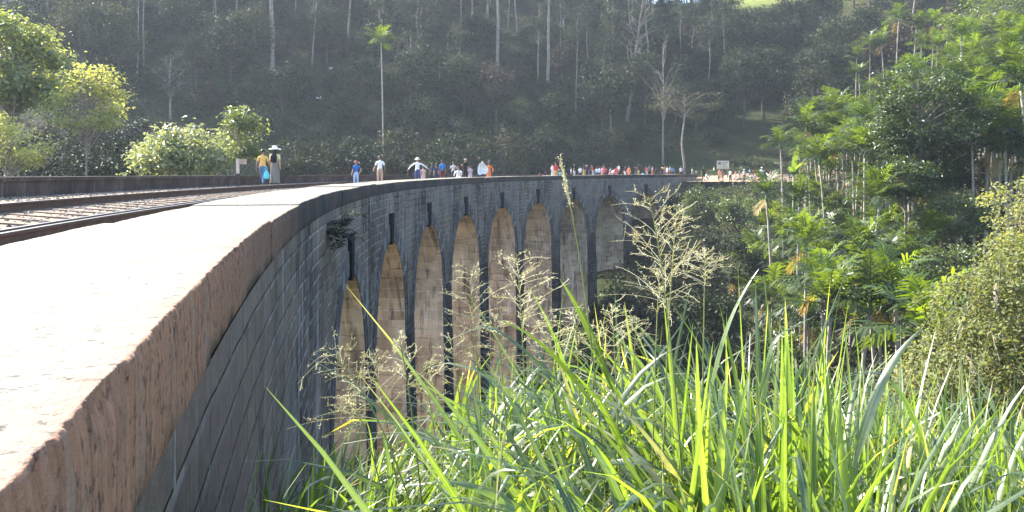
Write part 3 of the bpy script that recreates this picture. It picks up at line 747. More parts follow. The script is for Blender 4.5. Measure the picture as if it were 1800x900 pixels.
n = 0; tries = 0
while n < 115 and tries < 6000:           # slim pale trunks of the upper wood
    tries += 1
    y = rng.uniform(128, 192); px = rng.uniform(-40, 1840); x = (px - 900) / FPX * y
    if px > 1250 and rng.random() < .6: continue
    if ban(x, y) or not free(x, y, .55): continue
    used.append((x, y, .55)); n += 1
    hill('e', PE, 'slim_tree', 'slim pale trunked tree crowded in the dark upper hillside wood', 'tree', 'slim trees of the hillside wood', x, y, rng.uniform(.65, 1.15), rng.uniform(0, 6.28))
n = 0; tries = 0
while n < 240 and tries < 20000:           # dense dark trees
    tries += 1
    y = rng.uniform(104, 192); px = rng.uniform(-60, 1860); x = (px - 900) / FPX * y
    if y < 118 and 1000 < px < 1400: continue
    if ban(x, y) or not free(x, y, 1.6): continue
    used.append((x, y, 1.6)); n += 1
    hill('d', PD, 'dense_tree', 'dense dark leafy tree merging into the shaded hillside wood', 'tree', 'dense trees of the hillside wood', x, y, rng.uniform(.5, 1.1), rng.uniform(0, 6.28))
n = 0; tries = 0
while n < 230 and tries < 9000:           # bushes on hill and in the valley
    tries += 1
    if n < 150: y = rng.uniform(100, 175); px = rng.uniform(-60, 1860); x = (px - 900) / FPX * y
    else: y = rng.uniform(26, 100); px = rng.uniform(1120, 1860) if n < 205 else rng.uniform(-200, 300); x = (px - 900) / FPX * y
    if ban(x, y) or not free(x, y, .9): continue
    used.append((x, y, .7)); n += 1
    hill('b', PB, 'leafy_shrub', 'low dark green shrub growing among the undergrowth of the slopes', 'shrub', 'shrubs on the slopes', x, y, rng.uniform(.6, 1.2), rng.uniform(0, 6.28))

# undergrowth, uncountable
def undergrowth(name, n, ys, pxs, lmat, size, label, seed, clump=.55, h=1.1, per=26, test=None):
    rg = np.random.default_rng(seed); y = rg.uniform(*ys, n); px = rg.uniform(*pxs, n); x = (px - 900) / FPX * y
    ok = np.abs(np.hypot(x - CX, y - CY) - RB - 3.7) > 4.6
    ok &= np.hypot((x - 31) / 10, (y - 98.5) / 3.8) > 1
    if test is not None: ok &= test(x, y)
    x, y = x[ok], y[ok]; z = Tz(x, y); n = len(x)
    hh = np.array([mnoise.noise(Vector((a * .15, b_ * .15, seed))) for a, b_ in zip(x, y)])
    hh = np.clip(.75 + hh, .2, 1.6) * h
    C = np.stack([x, y, z], -1)[:, None] + rg.normal(size=(n, per, 3)) * clump * np.array([1, 1, .5]) + np.stack([0 * hh, 0 * hh, hh * .55], -1)[:, None] * rg.uniform(.1, 1.4, (n, per, 1))
    b = MB(); b.leaves(C.reshape(-1, 3), size, rg, .6, None, .5, 0, np.clip(np.repeat(rg.uniform(0, .6, n), per) + rg.uniform(0, .4, n * per), 0, 1))
    tag(b.obj(name, lmat), label, 'undergrowth', kind='stuff')
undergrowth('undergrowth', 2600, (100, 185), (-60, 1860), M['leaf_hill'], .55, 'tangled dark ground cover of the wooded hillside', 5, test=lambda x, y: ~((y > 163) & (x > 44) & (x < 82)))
undergrowth('undergrowth', 3600, (30, 100), (1080, 1880), M['leaf_bank'], .34, 'green ground cover under the palms on the right bank', 6, .7, 1.7)
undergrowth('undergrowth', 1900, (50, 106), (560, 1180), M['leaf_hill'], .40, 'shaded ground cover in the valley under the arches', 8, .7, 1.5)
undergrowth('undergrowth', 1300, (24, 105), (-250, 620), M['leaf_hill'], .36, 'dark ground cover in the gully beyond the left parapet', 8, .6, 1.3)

# --- trees just beyond the left parapet
def mid_tree(name, label, px, py, Y, rpx, hpx, mats, ncl, lpc, lsize, seed, trk=.16, **k):
    """crown centre at this pixel and distance, half width/height in pixels"""
    x, y, z = ray(px, py, Y); g = T1(x, y); rx = rpx * Y / FPX; rz = hpx * Y / FPX
    kw = dict(fork=.3, up=.7, shell=.45); kw.update(k)
    me = make_tree(name, z - g + rz, trk, z - g, (rx, rx, rz), ncl, lpc, max(.5, rx * .27), lsize, mats, seed, **kw)
    used.append((x, y, rx * .6))
    return tree_thing(name, me, label, 'tree', (x, y, g))
mid_tree('broad_tree', 'big rounded dark green tree at the upper left edge, taller than its neighbours', 28, 125, 46, 92, 100, (M['bark_grey'], M['leaf_light']), 95, 110, .30, 41, .3)
mid_tree('airy_tree', 'pale yellowish green airy tree with slim pale trunk beyond the left parapet', 152, 188, 43, 76, 84, (M['bark_pale'], M['leaf_yellow']), 62, 62, .23, 42, .13, bare=.05)
mid_tree('low_tree', 'low bushy yellow tipped tree beside the left picture edge behind the parapet', 18, 262, 40, 72, 55, (M['bark_grey'], M['leaf_yellow']), 44, 70, .22, 43, .13)
mid_tree('silvery_tree', 'broad low tree of shiny whitish leaves just over the left parapet', 318, 276, 36, 88, 48, (M['bark_grey'], M['leaf_white']), 80, 70, .24, 44, .15)
mid_tree('round_tree', 'mid green rounded tree right behind the silvery one beside the walking couple', 414, 252, 41, 50, 60, (M['bark_grey'], M['leaf_light']), 46, 80, .21, 45, .13)
mid_tree('shaded_tree', 'dark shaded tree low behind the yellowish tree trunk', 190, 292, 55, 75, 52, (M['bark_dark'], M['leaf_hill']), 44, 80, .30, 46, .15)
mid_tree('shaded_tree', 'dark shaded tree filling the gap left of the silvery tree', 92, 292, 58, 60, 62, (M['bark_dark'], M['leaf_hill']), 40, 80, .30, 47, .15)
for i, (px, py, Y, r1, r2, lab) in enumerate([(520, 288, 70, 60, 50, 'dark shaded tree behind the woman in the wide hat'), (610, 285, 78, 55, 48, 'dark shaded tree behind the child in blue'),
        (700, 276, 84, 60, 52, 'dull green shaded tree behind the man in white'), (790, 282, 90, 55, 45, 'dark tree behind the group at the middle of the bridge'),
        (880, 275, 98, 60, 52, 'dark leafy tree behind the orange clad figure'), (960, 262, 108, 50, 50, 'dark leafy tree at the foot of the whitish trunk'),
        (1050, 272, 112, 60, 44, 'dark leafy tree behind the crowd at the far bend')]):
    mid_tree('gully_tree', lab, px, py, Y, r1, r2, (M['bark_dark'], M['leaf_hill'] if i % 2 else M['leaf_hill_olive']), 46, 66, .42, 60 + i, .2)

# --- right bank broadleaf trees
mid_tree('broad_tree', 'big domed dark green tree standing up among the palms on the right', 1614, 215, 50, 84, 104, (M['bark_grey'], M['leaf_dome']), 120, 120, .24, 51, .35)
mid_tree('bushy_tree', 'lower dark flank tree leaning against the big domed tree among palms', 1660, 296, 52, 60, 62, (M['bark_grey'], M['leaf_dome']), 60, 90, .26, 52, .2)
mid_tree('bushy_tree', 'dark leafy thicket hiding the trunk foot of the big domed tree', 1592, 322, 47, 58, 46, (M['bark_grey'], M['leaf_dome']), 56, 90, .24, 57, .16)
mid_tree('leafy_tree', 'rounded greyish green bush tree below the timber shelter', 1672, 388, 46, 62, 46, (M['bark_grey'], M['leaf_mid']), 56, 80, .22, 53, .14)
mid_tree('leafy_tree', 'dark feathery tree in the hollow above the vine covered mound', 1660, 478, 36, 80, 52, (M['bark_dark'], M['leaf_mid']), 70, 100, .15, 54, .14)
mid_tree('leafy_tree', 'yellowish tree rising on the right edge above the vine covered mound', 1795, 400, 30, 52, 80, (M['bark_grey'], M['leaf_yellow']), 50, 90, .15, 55, .12)
mid_tree('tall_tree', 'tall broadleaf tree topping the palm hill at the right corner', 1745, 45, 92, 75, 52, (M['bark_grey'], M['leaf_mid']), 60, 80, .36, 56, .3)
for i, (px, py, r1, r2, lab) in enumerate([(1330, 92, 60, 36, 'dark rounded tree under the bright grass near the ridge'), (1225, 130, 60, 50, 'dark rounded tree left of the rusty scrub on the slope'),
        (1420, 115, 60, 42, 'rounded tree with bright upper leaves below the ridge grass')]):
    mid_tree('slope_tree', lab, px, py, 138, r1, r2, (M['bark_dark'], M['leaf_hill']), 60, 70, .5, 70 + i, .3)
PK = [make_tree('grove', 8, .16, 5.2, (2.3, 2.3, 2.5), 34, 60, 1.0, .34, (M['bark_grey'], M['leaf_mid'] if i else M['leaf_bank']), 240 + i, 0, (0, 0), 6, fork=.2) for i in range(3)]
n = 0; tries = 0
while n < 30 and tries < 4000:
    tries += 1; y = rng.uniform(38, 100); px = rng.uniform(1400, 1880); x = (px - 900) / FPX * y
    if ban(x, y) or not free(x, y, .9): continue
    used.append((x, y, .9)); n += 1
    hill('k', PK, 'grove_tree', 'small leafy tree filling gaps between the palms on the right bank', 'tree', 'small trees between the palms', x, y, rng.uniform(.6, 1.1), rng.uniform(0, 6.28))
# bank below the path end
for i, (px, py, Y, r1, r2, lab) in enumerate([(1235, 365, 82, 42, 40, 'dark green bush at the end wall of the viaduct'), (1300, 372, 78, 46, 40, 'green bush under the trampled path edge'),
        (1240, 440, 70, 50, 44, 'dark bush low in the valley beside the last pier'), (1180, 480, 62, 50, 52, 'dark bush at the valley bottom right of the piers'),
        (1300, 470, 60, 55, 48, 'broad dark bush left of the lower palms'), (1130, 545, 52, 60, 50, 'darkest bush deep in the valley behind the grass'), (1250, 560, 44, 62, 46, 'deep shaded bush just above the grass heads')]):
    mid_tree('valley_bush', lab, px, py, Y, r1, r2, (M['bark_dark'], M['leaf_mid'] if i < 2 else M['leaf_hill']), 50, 80, .26, 80 + i, .12)

# vine covered mound, lower right
def vine_mound():
    rg = np.random.default_rng(61); x, y, z = ray(1752, 600, 15.5); g = T1(x, y)
    o = thing('vine_mound', 'large mound of pale olive creeper draped over trees at the right edge', 'creeper', (x, y, g))
    o.scale = (1.1, 1.05, 1.0)
    b = MB(); c = MB(); hz = z - g
    for a, (dx, dy, h) in enumerate([(0, 0, hz + 1.2), (.8, .3, hz + .4), (-.6, -.2, hz - .2)]):
        P = bend((dx * .3, dy * .3, -1), (dx, dy, h), 7, 0, rg); b.tube(P, np.linspace(.13, .05, 7), 7)
    ctrs = [((0, 0, hz + .55), (.95, 1.0, .85)), ((.75, .4, hz + 1.1), (.8, .9, .8)), ((-.35, -.3, hz - .45), (1.25, 1.1, .9)), ((.55, -.3, hz - .8), (1.5, 1.2, 1.1)), ((-.7, .1, hz - 1.2), (1.1, 1, .9)), ((1.1, .2, hz), (.9, .9, 1.2)), ((0, 0, hz - 2.2), (1.7, 1.4, 1.3))]
    for (p, r) in ctrs:
        n = 3400; d = rg.normal(size=(n, 3)); d /= np.linalg.norm(d, axis=1)[:, None]
        bump = np.array([mnoise.fractal(Vector(v * 2.2 + np.array(p)), .9, 2.1, 3) for v in d])
        q = np.array(p) + d * np.array(r) * (1 + .5 * bump[:, None]) * rg.uniform(.72, 1.08, n)[:, None]
        keep = bump > -.22
        c.leaves(q[keep], .085, rg, .3, d[keep] * 1.2, .6, 0, np.clip(.5 + bump[keep] * .5 + rg.normal(size=keep.sum()) * .18, 0, 1), 1.0)
        for _ in range(22):      # hanging tendrils
            dd = unit(rg.normal(size=3) * np.array([1, 1, .4])); s = np.array(p) + dd * np.array(r); L = rg.uniform(.5, 1.5)
            t = np.linspace(0, 1, 7)[:, None]; P = s + dd * .12 * t + np.array([0, 0, -L]) * t ** 1.2 + rg.normal(size=3) * .1 * t
            b.tube(P, .006, 3, cap=False)
            c.leaves(np.repeat(P, 5, 0) + rg.normal(size=(35, 3)) * .04, .07, rg, .2, None, .6, 0, None, 1.0)
    for _ in range(460):         # leafy sprays arching out of the mass
        p, r = ctrs[rg.integers(len(ctrs))]; dd = unit(rg.normal(size=3) + np.array([0, -.3, .2])); s = np.array(p) + dd * np.array(r) * .85; L = rg.uniform(.25, 1.0)
        t = np.linspace(0, 1, 8)[:, None]; P = s + dd * L * t + np.array([0, 0, -.9]) * L * t ** 2 + rg.normal(size=3) * .12 * t
        b.tube(P, .006, 3, cap=False)
        c.leaves(np.repeat(P, 5, 0) + rg.normal(size=(40, 3)) * .05, .10, rg, .5, None, .5, 0, rg.uniform(.3, 1, 40), .6)
    for _ in range(26):          # dry twigs poking out
        p, r = ctrs[rg.integers(len(ctrs))]; dd = unit(rg.normal(size=3) + np.array([0, -.3, .3])); s = np.array(p) + dd * np.array(r) * .8
        b.tube(bend(s, s + dd * rg.uniform(.5, 1.1) + np.array([0, 0, .2]), 6, .1, rg), np.linspace(.012, .004, 6), 4, cap=False)
    b.obj('stem', M['bark_grey'], o, True); c.obj('foliage', M['leaf_vine'], o)
    return o
vine_mound()

# ------------------------------------------------------------------ palms
def frond(b, base, az, th0, L, rg, m=0, curl=1.0, tint=.5, nl=15):
    n = 9; t = np.linspace(0, 1, n); th = th0 + curl * t ** 1.4
    d = np.stack([np.sin(th) * math.cos(az), np.sin(th) * math.sin(az), np.cos(th)], -1)
    P = np.array(base) + np.vstack([np.zeros(3), np.cumsum(d[:-1] * (L / (n - 1)), 0)])
    b.tube(P, np.linspace(.024, .006, n) * L / 1.8, 4, m, tint, False)
    side = np.array([-math.sin(az), math.cos(az), 0])
    tt = np.repeat(np.linspace(.14, 1.0, nl), 2); sg = np.tile([1, -1], nl)
    N = len(tt); p = np.stack([np.interp(tt, t, P[:, a]) for a in range(3)], -1); dd = np.stack([np.interp(tt, t, d[:, a]) for a in range(3)], -1)
    upv = np.cross(side[None].repeat(N, 0), dd) ; upv /= np.linalg.norm(upv, axis=1)[:, None] + 1e-9; upv *= np.sign(upv[:, 2:3] + 1e-6)
    ll = L * .40 * np.clip(np.sin(np.pi * (tt * .82 + .16)) ** .7, .2, 1) * rg.uniform(.8, 1.15, N)
    fw = .55 + .5 * tt
    dr = dd * fw[:, None] + side * sg[:, None] * (1.05 - .45 * tt)[:, None] + upv * rg.uniform(.15, .5, N)[:, None]
    dr /= np.linalg.norm(dr, axis=1)[:, None]
    wv = np.cross(dr, upv); wv /= np.linalg.norm(wv, axis=1)[:, None] + 1e-9
    w = ll * .05 + .012
    droop = np.array([0, 0, -1.0]) * (ll * rg.uniform(.2, .65, N))[:, None]
    mid = p + dr * ll[:, None] * .5 + droop * .18; tip = p + dr * ll[:, None] + droop
    V = np.stack([p + wv * w[:, None] * .3, p - wv * w[:, None] * .3, mid - wv * w[:, None], mid + wv * w[:, None], tip - wv * w[:, None] * .35, tip + wv * w[:, None] * .35], 1).reshape(-1, 3)
    i = np.arange(N)[:, None] * 6
    b.add(V, np.concatenate([i + np.array([[0, 1, 2, 3]]), i + np.array([[3, 2, 4, 5]])]), None, m, np.repeat(np.clip(tint + rg.normal(size=N) * .12, 0, 1), 6))

def palm_crown(seed, nf=11, L=1.85, dead=2):
    rg = np.random.default_rng(seed); b = MB()
    for i in range(nf):
        th0 = .12 + 1.25 * (i / nf) ** 1.1 + rg.normal() * .08
        frond(b, (0, 0, 0.02 * i * -1), i * 2.4 + rg.normal() * .2, th0, L * rg.uniform(.85, 1.1), rg, 0, rg.uniform(.9, 1.4), np.clip(.95 - 1.05 * (i / nf) ** .8 + rg.normal() * .12, 0, 1))  # lower fronds older and darker, sunlit-top contrast painted into the tint
    d = None
    if dead:
        d = MB()
        for i in range(dead): frond(d, (0, 0, -.35), rg.uniform(0, 6.28), 2.2 + rg.normal() * .15, L * rg.uniform(.6, .85), rg, 0, .6, rg.random(), 12)
        d = d.mesh('dead_frond', [M['palm_dead']])
    return b.mesh('crown', [M['palm_leaf']]), d
def palm_trunk(H, seed, lean=.05):
    rg = np.random.default_rng(seed); n = 14; t = np.linspace(0, 1, n); a = rg.uniform(0, 6.28); l = lean * H * rg.uniform(.3, 1.5)
    P = np.stack([math.cos(a) * l * (t ** 1.6 - 1), math.sin(a) * l * (t ** 1.6 - 1), -H * (1 - t) - .6 * (t == 0)], -1)
    P[-1] = (0, 0, -.55); P[-2] = P[-3] * .35 + P[-1] * .65
    b = MB(); b.tube(P, np.linspace(.105, .07, n), 7); return b.mesh('trunk', [M['palm_bark']], True)
def shaft():
    b = MB(); b.tube([(0, 0, -.62), (0, 0, -.45), (0, 0, -.1), (0, 0, .1)], [.075, .10, .07, .03], 7); return b.mesh('crownshaft', [M['crownshaft']], True)
PC = [palm_crown(400 + i, 11 + i % 3, 2.25, 0 if i % 3 else 2) for i in range(6)]
PYOUNG = [palm_crown(450 + i, 10, 2.3, 0) for i in range(3)]
PS = shaft()
def palm(px, py, H, label, group=None, sc=1.0, y0=20, y1=110, kind=None, Y=None, young=False, dead=None):
    if Y is None: x, y, g = on_ray(px, py, H, y0, y1)
    else: x, y, z = ray(px, py, Y); g = T1(x, y)
    z = EYE - (py - 300) / FPX * y; H = max(1.0, z - g)
    o = thing('young_palm' if young else 'areca_palm', label, 'palm', (x, y, z), rng.uniform(0, 6.28), group)
    o['base'] = 0; del o['base']
    pr = (PYOUNG if young else PC); c = pr[rng.integers(len(pr))] if kind is None else pr[kind]
    link('trunk', palm_trunk(H, int(px * 7 + py), .05), o); cs = link('crown', c[0], o); s2 = link('crownshaft', PS, o)
    if c[1] is not None: link('dead_frond', c[1], o).scale = (sc,) * 3
    cs.scale = (sc,) * 3
    used.append((x, y, .5)); return o

palm(1588, 226, 11, 'palm with bright yellow fringed crown standing forward of the dark domed tree', sc=1.05, kind=0, Y=52)
palm(1576, 172, 13, 'palm with broad lit crown directly above the yellow fringed palm', sc=1.05)
palm(1655, 286, 5, 'short bright green palm tuft glowing in the shade below the domed tree', sc=.8, young=True)
palm(1372, 250, 9, 'lone palm at the left end of the palms above the path crowd', sc=.9, Y=72)
palm(1347, 340, 8, 'glowing yellow green palm just below the path people', sc=.95, Y=56)
palm(1405, 348, 7, 'second glowing palm below the path, right of the first', sc=.9, Y=54)
palm(1631, 588, 4, 'low bright green palm beside the foot of the creeper mound', sc=.95, young=True, Y=20)
palm(1518, 440, 7, 'palm with wide shiny pale crown in the middle of the lower palms', sc=1.05, Y=38)
palm(1417, 425, 7, 'palm with upright bright fronds above the left of the lower palms', sc=1.05, Y=42)
palm(1460, 528, 6, 'bright topped low palm rising just behind the grass tips', sc=1.0, Y=30)
palm(1444, 492, 6, 'palm half hidden behind the bright topped low palm', sc=.95, Y=34)
palm(1530, 524, 6, 'low palm with one drooping yellow frond between the grass and the mound', sc=.9, kind=0, Y=30)
palm(1573, 506, 6, 'low palm with long upright leaves left of the creeper mound', sc=1.0, young=True, Y=30)
palm(1546, 345, 9, 'palm with dark wide crown in front of several pale trunks', sc=1.1, Y=46)
palm(1667, 102, 9, 'single small dark crowned palm against the bare dry slope', sc=.8)
palm(1580, 31, 10, 'tallest bright palm at the upper left end of the ridge row', sc=1.1)
palm(1794, 142, 11, 'sunlit golden palm at the right picture edge, topmost of that edge', sc=1.1, kind=0)
palm(670, 72, 17, 'lone tall palm with drooping brownish crown on the dark middle slope', sc=1.15, y0=100, y1=180, kind=4)
mid_list = [(1611, 43), (1642, 39), (1665, 43), (1697, 17), (1731, 31), (1529, 78), (1506, 101), (1549, 74), (1774, 93), (1786, 117), (1755, 117), (1724, 144), (1747, 179), (1739, 218), (1767, 241), (1782, 218), (1708, 225), (1759, 264),
 (1428, 194), (1417, 222), (1455, 187), (1471, 194), (1490, 202), (1525, 160), (1549, 194), (1529, 218), (1502, 210), (1428, 241), (1455, 225), (1480, 250), (1520, 262), (1440, 275), (1600, 262), (1690, 60), (1710, 90), (1620, 75), (1690, 180), (1795, 60), (1680, 130), (1715, 60), (1760, 50), (1775, 200), (1510, 130), (1405, 255), (1465, 230), (1798, 210), (1730, 190), (1705, 160)]
for px, py in mid_list:
    palm(px, py, rng.uniform(8.5, 12.5), 'slender areca palm crowded in the sunlit grove on the right hillside', 'areca palms of the hillside grove', rng.uniform(.9, 1.15), y0=48 + max(0, 230 - py) * .12)
for _ in range(100):
    px, py = rng.uniform(1410, 1830), rng.uniform(40, 320)
    if py < 250 - (px - 1410) * .75: continue
    palm(px, py, rng.uniform(7, 11.5), 'slender areca palm crowded in the sunlit grove on the right hillside', 'areca palms of the hillside grove', rng.uniform(.85, 1.1), y0=50 + max(0, 250 - py) * .12)
low_list = [(1455, 420), (1565, 350), (1610, 470), (1545, 560), (1500, 500), (1415, 470), (1360, 515), (1600, 520), (1620, 545), (1520, 350), (1440, 350), (1505, 465), (1575, 440), (1335, 470), (1460, 297), (1499, 308), (1328, 440), (1359, 378), (1452, 374), (1530, 402), (1557, 413), (1483, 382), (1378, 417), (1324, 515), (1592, 429), (1386, 499), (1600, 350), (1425, 330), (1560, 470), (1480, 465), (1350, 470), (1395, 545), (1510, 575), (1585, 555), (1640, 420), (1440, 440), (1405, 400), (1345, 400), (1370, 545), (1420, 560), (1540, 440), (1500, 420), (1310, 470), (1470, 560), (1620, 370), (1535, 310), (1580, 380)]
for px, py in low_list:
    palm(px, py, rng.uniform(4.5, 7.5), 'shorter dark palm among the lower palms below path level', 'shorter palms of the lower bank', rng.uniform(.95, 1.25), y0=28, y1=80)
# pale stems without a visible crown overhead are part of palms above; a few extra tall ones at the right edge
for i, (px, py, lab) in enumerate([(1775, 300, 'leaning palm with bare pale stem right of the timber shelter'), (1712, 262, 'upright palm beside the left corner of the timber shelter')]):
    palm(px, py - 90, 12, lab, Y=60 + 4 * i)

def banana(px, py, Y):
    x, y, z = ray(px, py, Y); g = T1(x, y); rg = np.random.default_rng(9)
    o = thing('banana_plant', 'banana plant with one tall pale upright leaf left of the palm grove', 'banana plant', (x, y, g))
    b = MB(); h = z - g; b.tube([(0, 0, -.5), (0, 0, h * .6), (0, 0, h)], [.16, .13, .07], 8); b.obj('stem', M['crownshaft'], o, True)
    for i, (az, th, L) in enumerate([(.5, .12, 2.4), (2.6, .7, 1.9), (0.1, .8, 2.0), (4.2, .9, 1.9), (5.3, .6, 2.1), (1.5, 1.0, 1.7)]):
        n = 10; t = np.linspace(0, 1, n); a = th + (1.0 if i else .25) * t ** 1.5
        d = np.stack([np.sin(a) * math.cos(az), np.sin(a) * math.sin(az), np.cos(a)], -1); P = np.vstack([np.zeros(3), np.cumsum(d[:-1] * L / (n - 1), 0)]) + np.array([0, 0, h])
        s = np.array([-math.sin(az), math.cos(az), 0]) if i else np.array([1, .2, 0]); w = .27 * np.sin(np.pi * np.clip(t * .9 + .08, 0, 1)) ** .6
        lo = np.array([0, 0, -.06])
        V = np.stack([P + s * w[:, None] + lo, P, P - s * w[:, None] + lo], 1).reshape(-1, 3); ii = np.arange(n - 1)[:, None] * 3
        lb = MB(); lb.add(V, np.concatenate([ii + np.array([[0, 1, 4, 3]]), ii + np.array([[1, 2, 5, 4]])]), None, 0, .3 + .1 * i); lb.obj('leaf', M['banana'], o)
banana(1395, 305, 66)

# timber shelter among the palms
def shelter():
    x, y, z = ray(1722, 322, 66); g = T1(x, y)
    o = thing('timber_shelter', 'dark open timber shelter with thin pale roof among the palm trunks', 'shelter', (x, y, z), -.25)
    b = MB(); b.box(-2.6, 2.6, -1.6, 1.6, -.14, 0); b.box(-2.6, 2.6, -1.75, -1.6, -.24, -.02); b.obj('floor_deck', M['hut_wood'], o)
    for px_ in (-2.4, 0, 2.4):
        for py_ in (-1.5, 1.5):
            b = MB(); b.tube([(px_, py_, min(-.5, g - z - .5)), (px_ + .03, py_, 2.25 + .12 * py_)], .07, 7); b.obj('post', M['hut_wood'], o, True)
    b = MB(); n = 40; xs = np.linspace(-2.9, 2.9, n); zz = .03 * np.cos(np.arange(n) * math.pi)
    V = np.stack([np.stack([xs, 0 * xs + yy, 2.3 + .12 * yy + zz + dz], -1) for yy, dz in ((-2, 0), (2, 0), (2, -.03), (-2, -.03))], 1).reshape(-1, 3)
    i = np.arange(n - 1)[:, None] * 4; b.add(V, np.concatenate([i + np.array([[a, (a + 1) % 4, (a + 1) % 4 + 4, a + 4]]) for a in range(4)])); b.obj('roof', M['hut_roof'], o)
    b = MB(); b.box(-2.5, 2.5, 1.42, 1.48, 0, 1.9); b.obj('back_wall', M['hut_wood'], o)
    b = MB()
    for h in (.45, .9): b.tube([(-2.4, -1.5, h), (2.4, -1.5, h)], .035, 6)
    b.obj('railing', M['hut_wood'], o)
shelter()

# ------------------------------------------------------------------ foreground grass
GX = np.array([-1.1, -.72, -.45, -.25, -.06, .08, .35, .6, .8, 1.03, 1.2, 1.55, 2.4, 4.5]); GZ = np.array([-.60, -.40, -.36, -.27, -.15, -.05, -.06, -.06, -.09, -.20, -.31, -.37, -.33, -.3])
def face_x(y): return CX - math.sqrt(RB * RB - (y - CY) ** 2)
def blades(b, base, az, lean, curl, L, w, tint, rg, kink=None, n=8):
    N = len(L); t = np.linspace(0, 1, n)
    th = lean[:, None] + curl[:, None] * t[None] ** 1.7
    if kink is not None: th = th + kink[:, None] * (1 / (1 + np.exp(-(t[None] - .62) * 30)))
    azz = az[:, None] + rg.normal(size=N)[:, None] * .25 * t[None]
    d = np.stack([np.sin(th) * np.cos(azz), np.sin(th) * np.sin(azz), np.cos(th)], -1)
    P = base[:, None] + np.concatenate([np.zeros((N, 1, 3)), np.cumsum(d[:, :-1] * (L / (n - 1))[:, None, None], 1)], 1)
    tw = az + np.pi / 2 + rg.normal(size=N) * .5
    twt = tw[:, None] + rg.normal(size=N)[:, None] * .5 * t[None]
    s = np.stack([np.cos(twt), np.sin(twt), 0 * twt], -1); s -= (s * d).sum(-1, keepdims=True) * d; s /= np.linalg.norm(s, axis=-1, keepdims=True) + 1e-6
    nrm = np.cross(s, d)
    prof = np.clip((1 - t) ** .75 * (0.45 + 1.3 * np.minimum(t / .3, 1)) / 1.35, .02, 1)
    ww = w[:, None] * prof[None] * .5
    V = np.stack([P + s * ww[..., None] + nrm * ww[..., None] * .3, P, P - s * ww[..., None] + nrm * ww[..., None] * .3], 2).reshape(-1, 3)
    i = (np.arange(N)[:, None, None] * n + np.arange(n - 1)[None, :, None]) * 3
    q = np.concatenate([(i + np.array([0, 1, 4, 3])).reshape(-1, 4), (i + np.array([1, 2, 5, 4])).reshape(-1, 4)])
    tn = np.repeat(tint[:, None], n, 1)
    dry = rg.random(N) < .22; tn[dry, -1] = .97; tn[dry & (rg.random(N) < .5), -2] = .93
    b.add(V, q, None, 0, np.repeat(tn[:, :, None], 3, 2).ravel(), None, np.tile([0., 1., 0.], N * n))

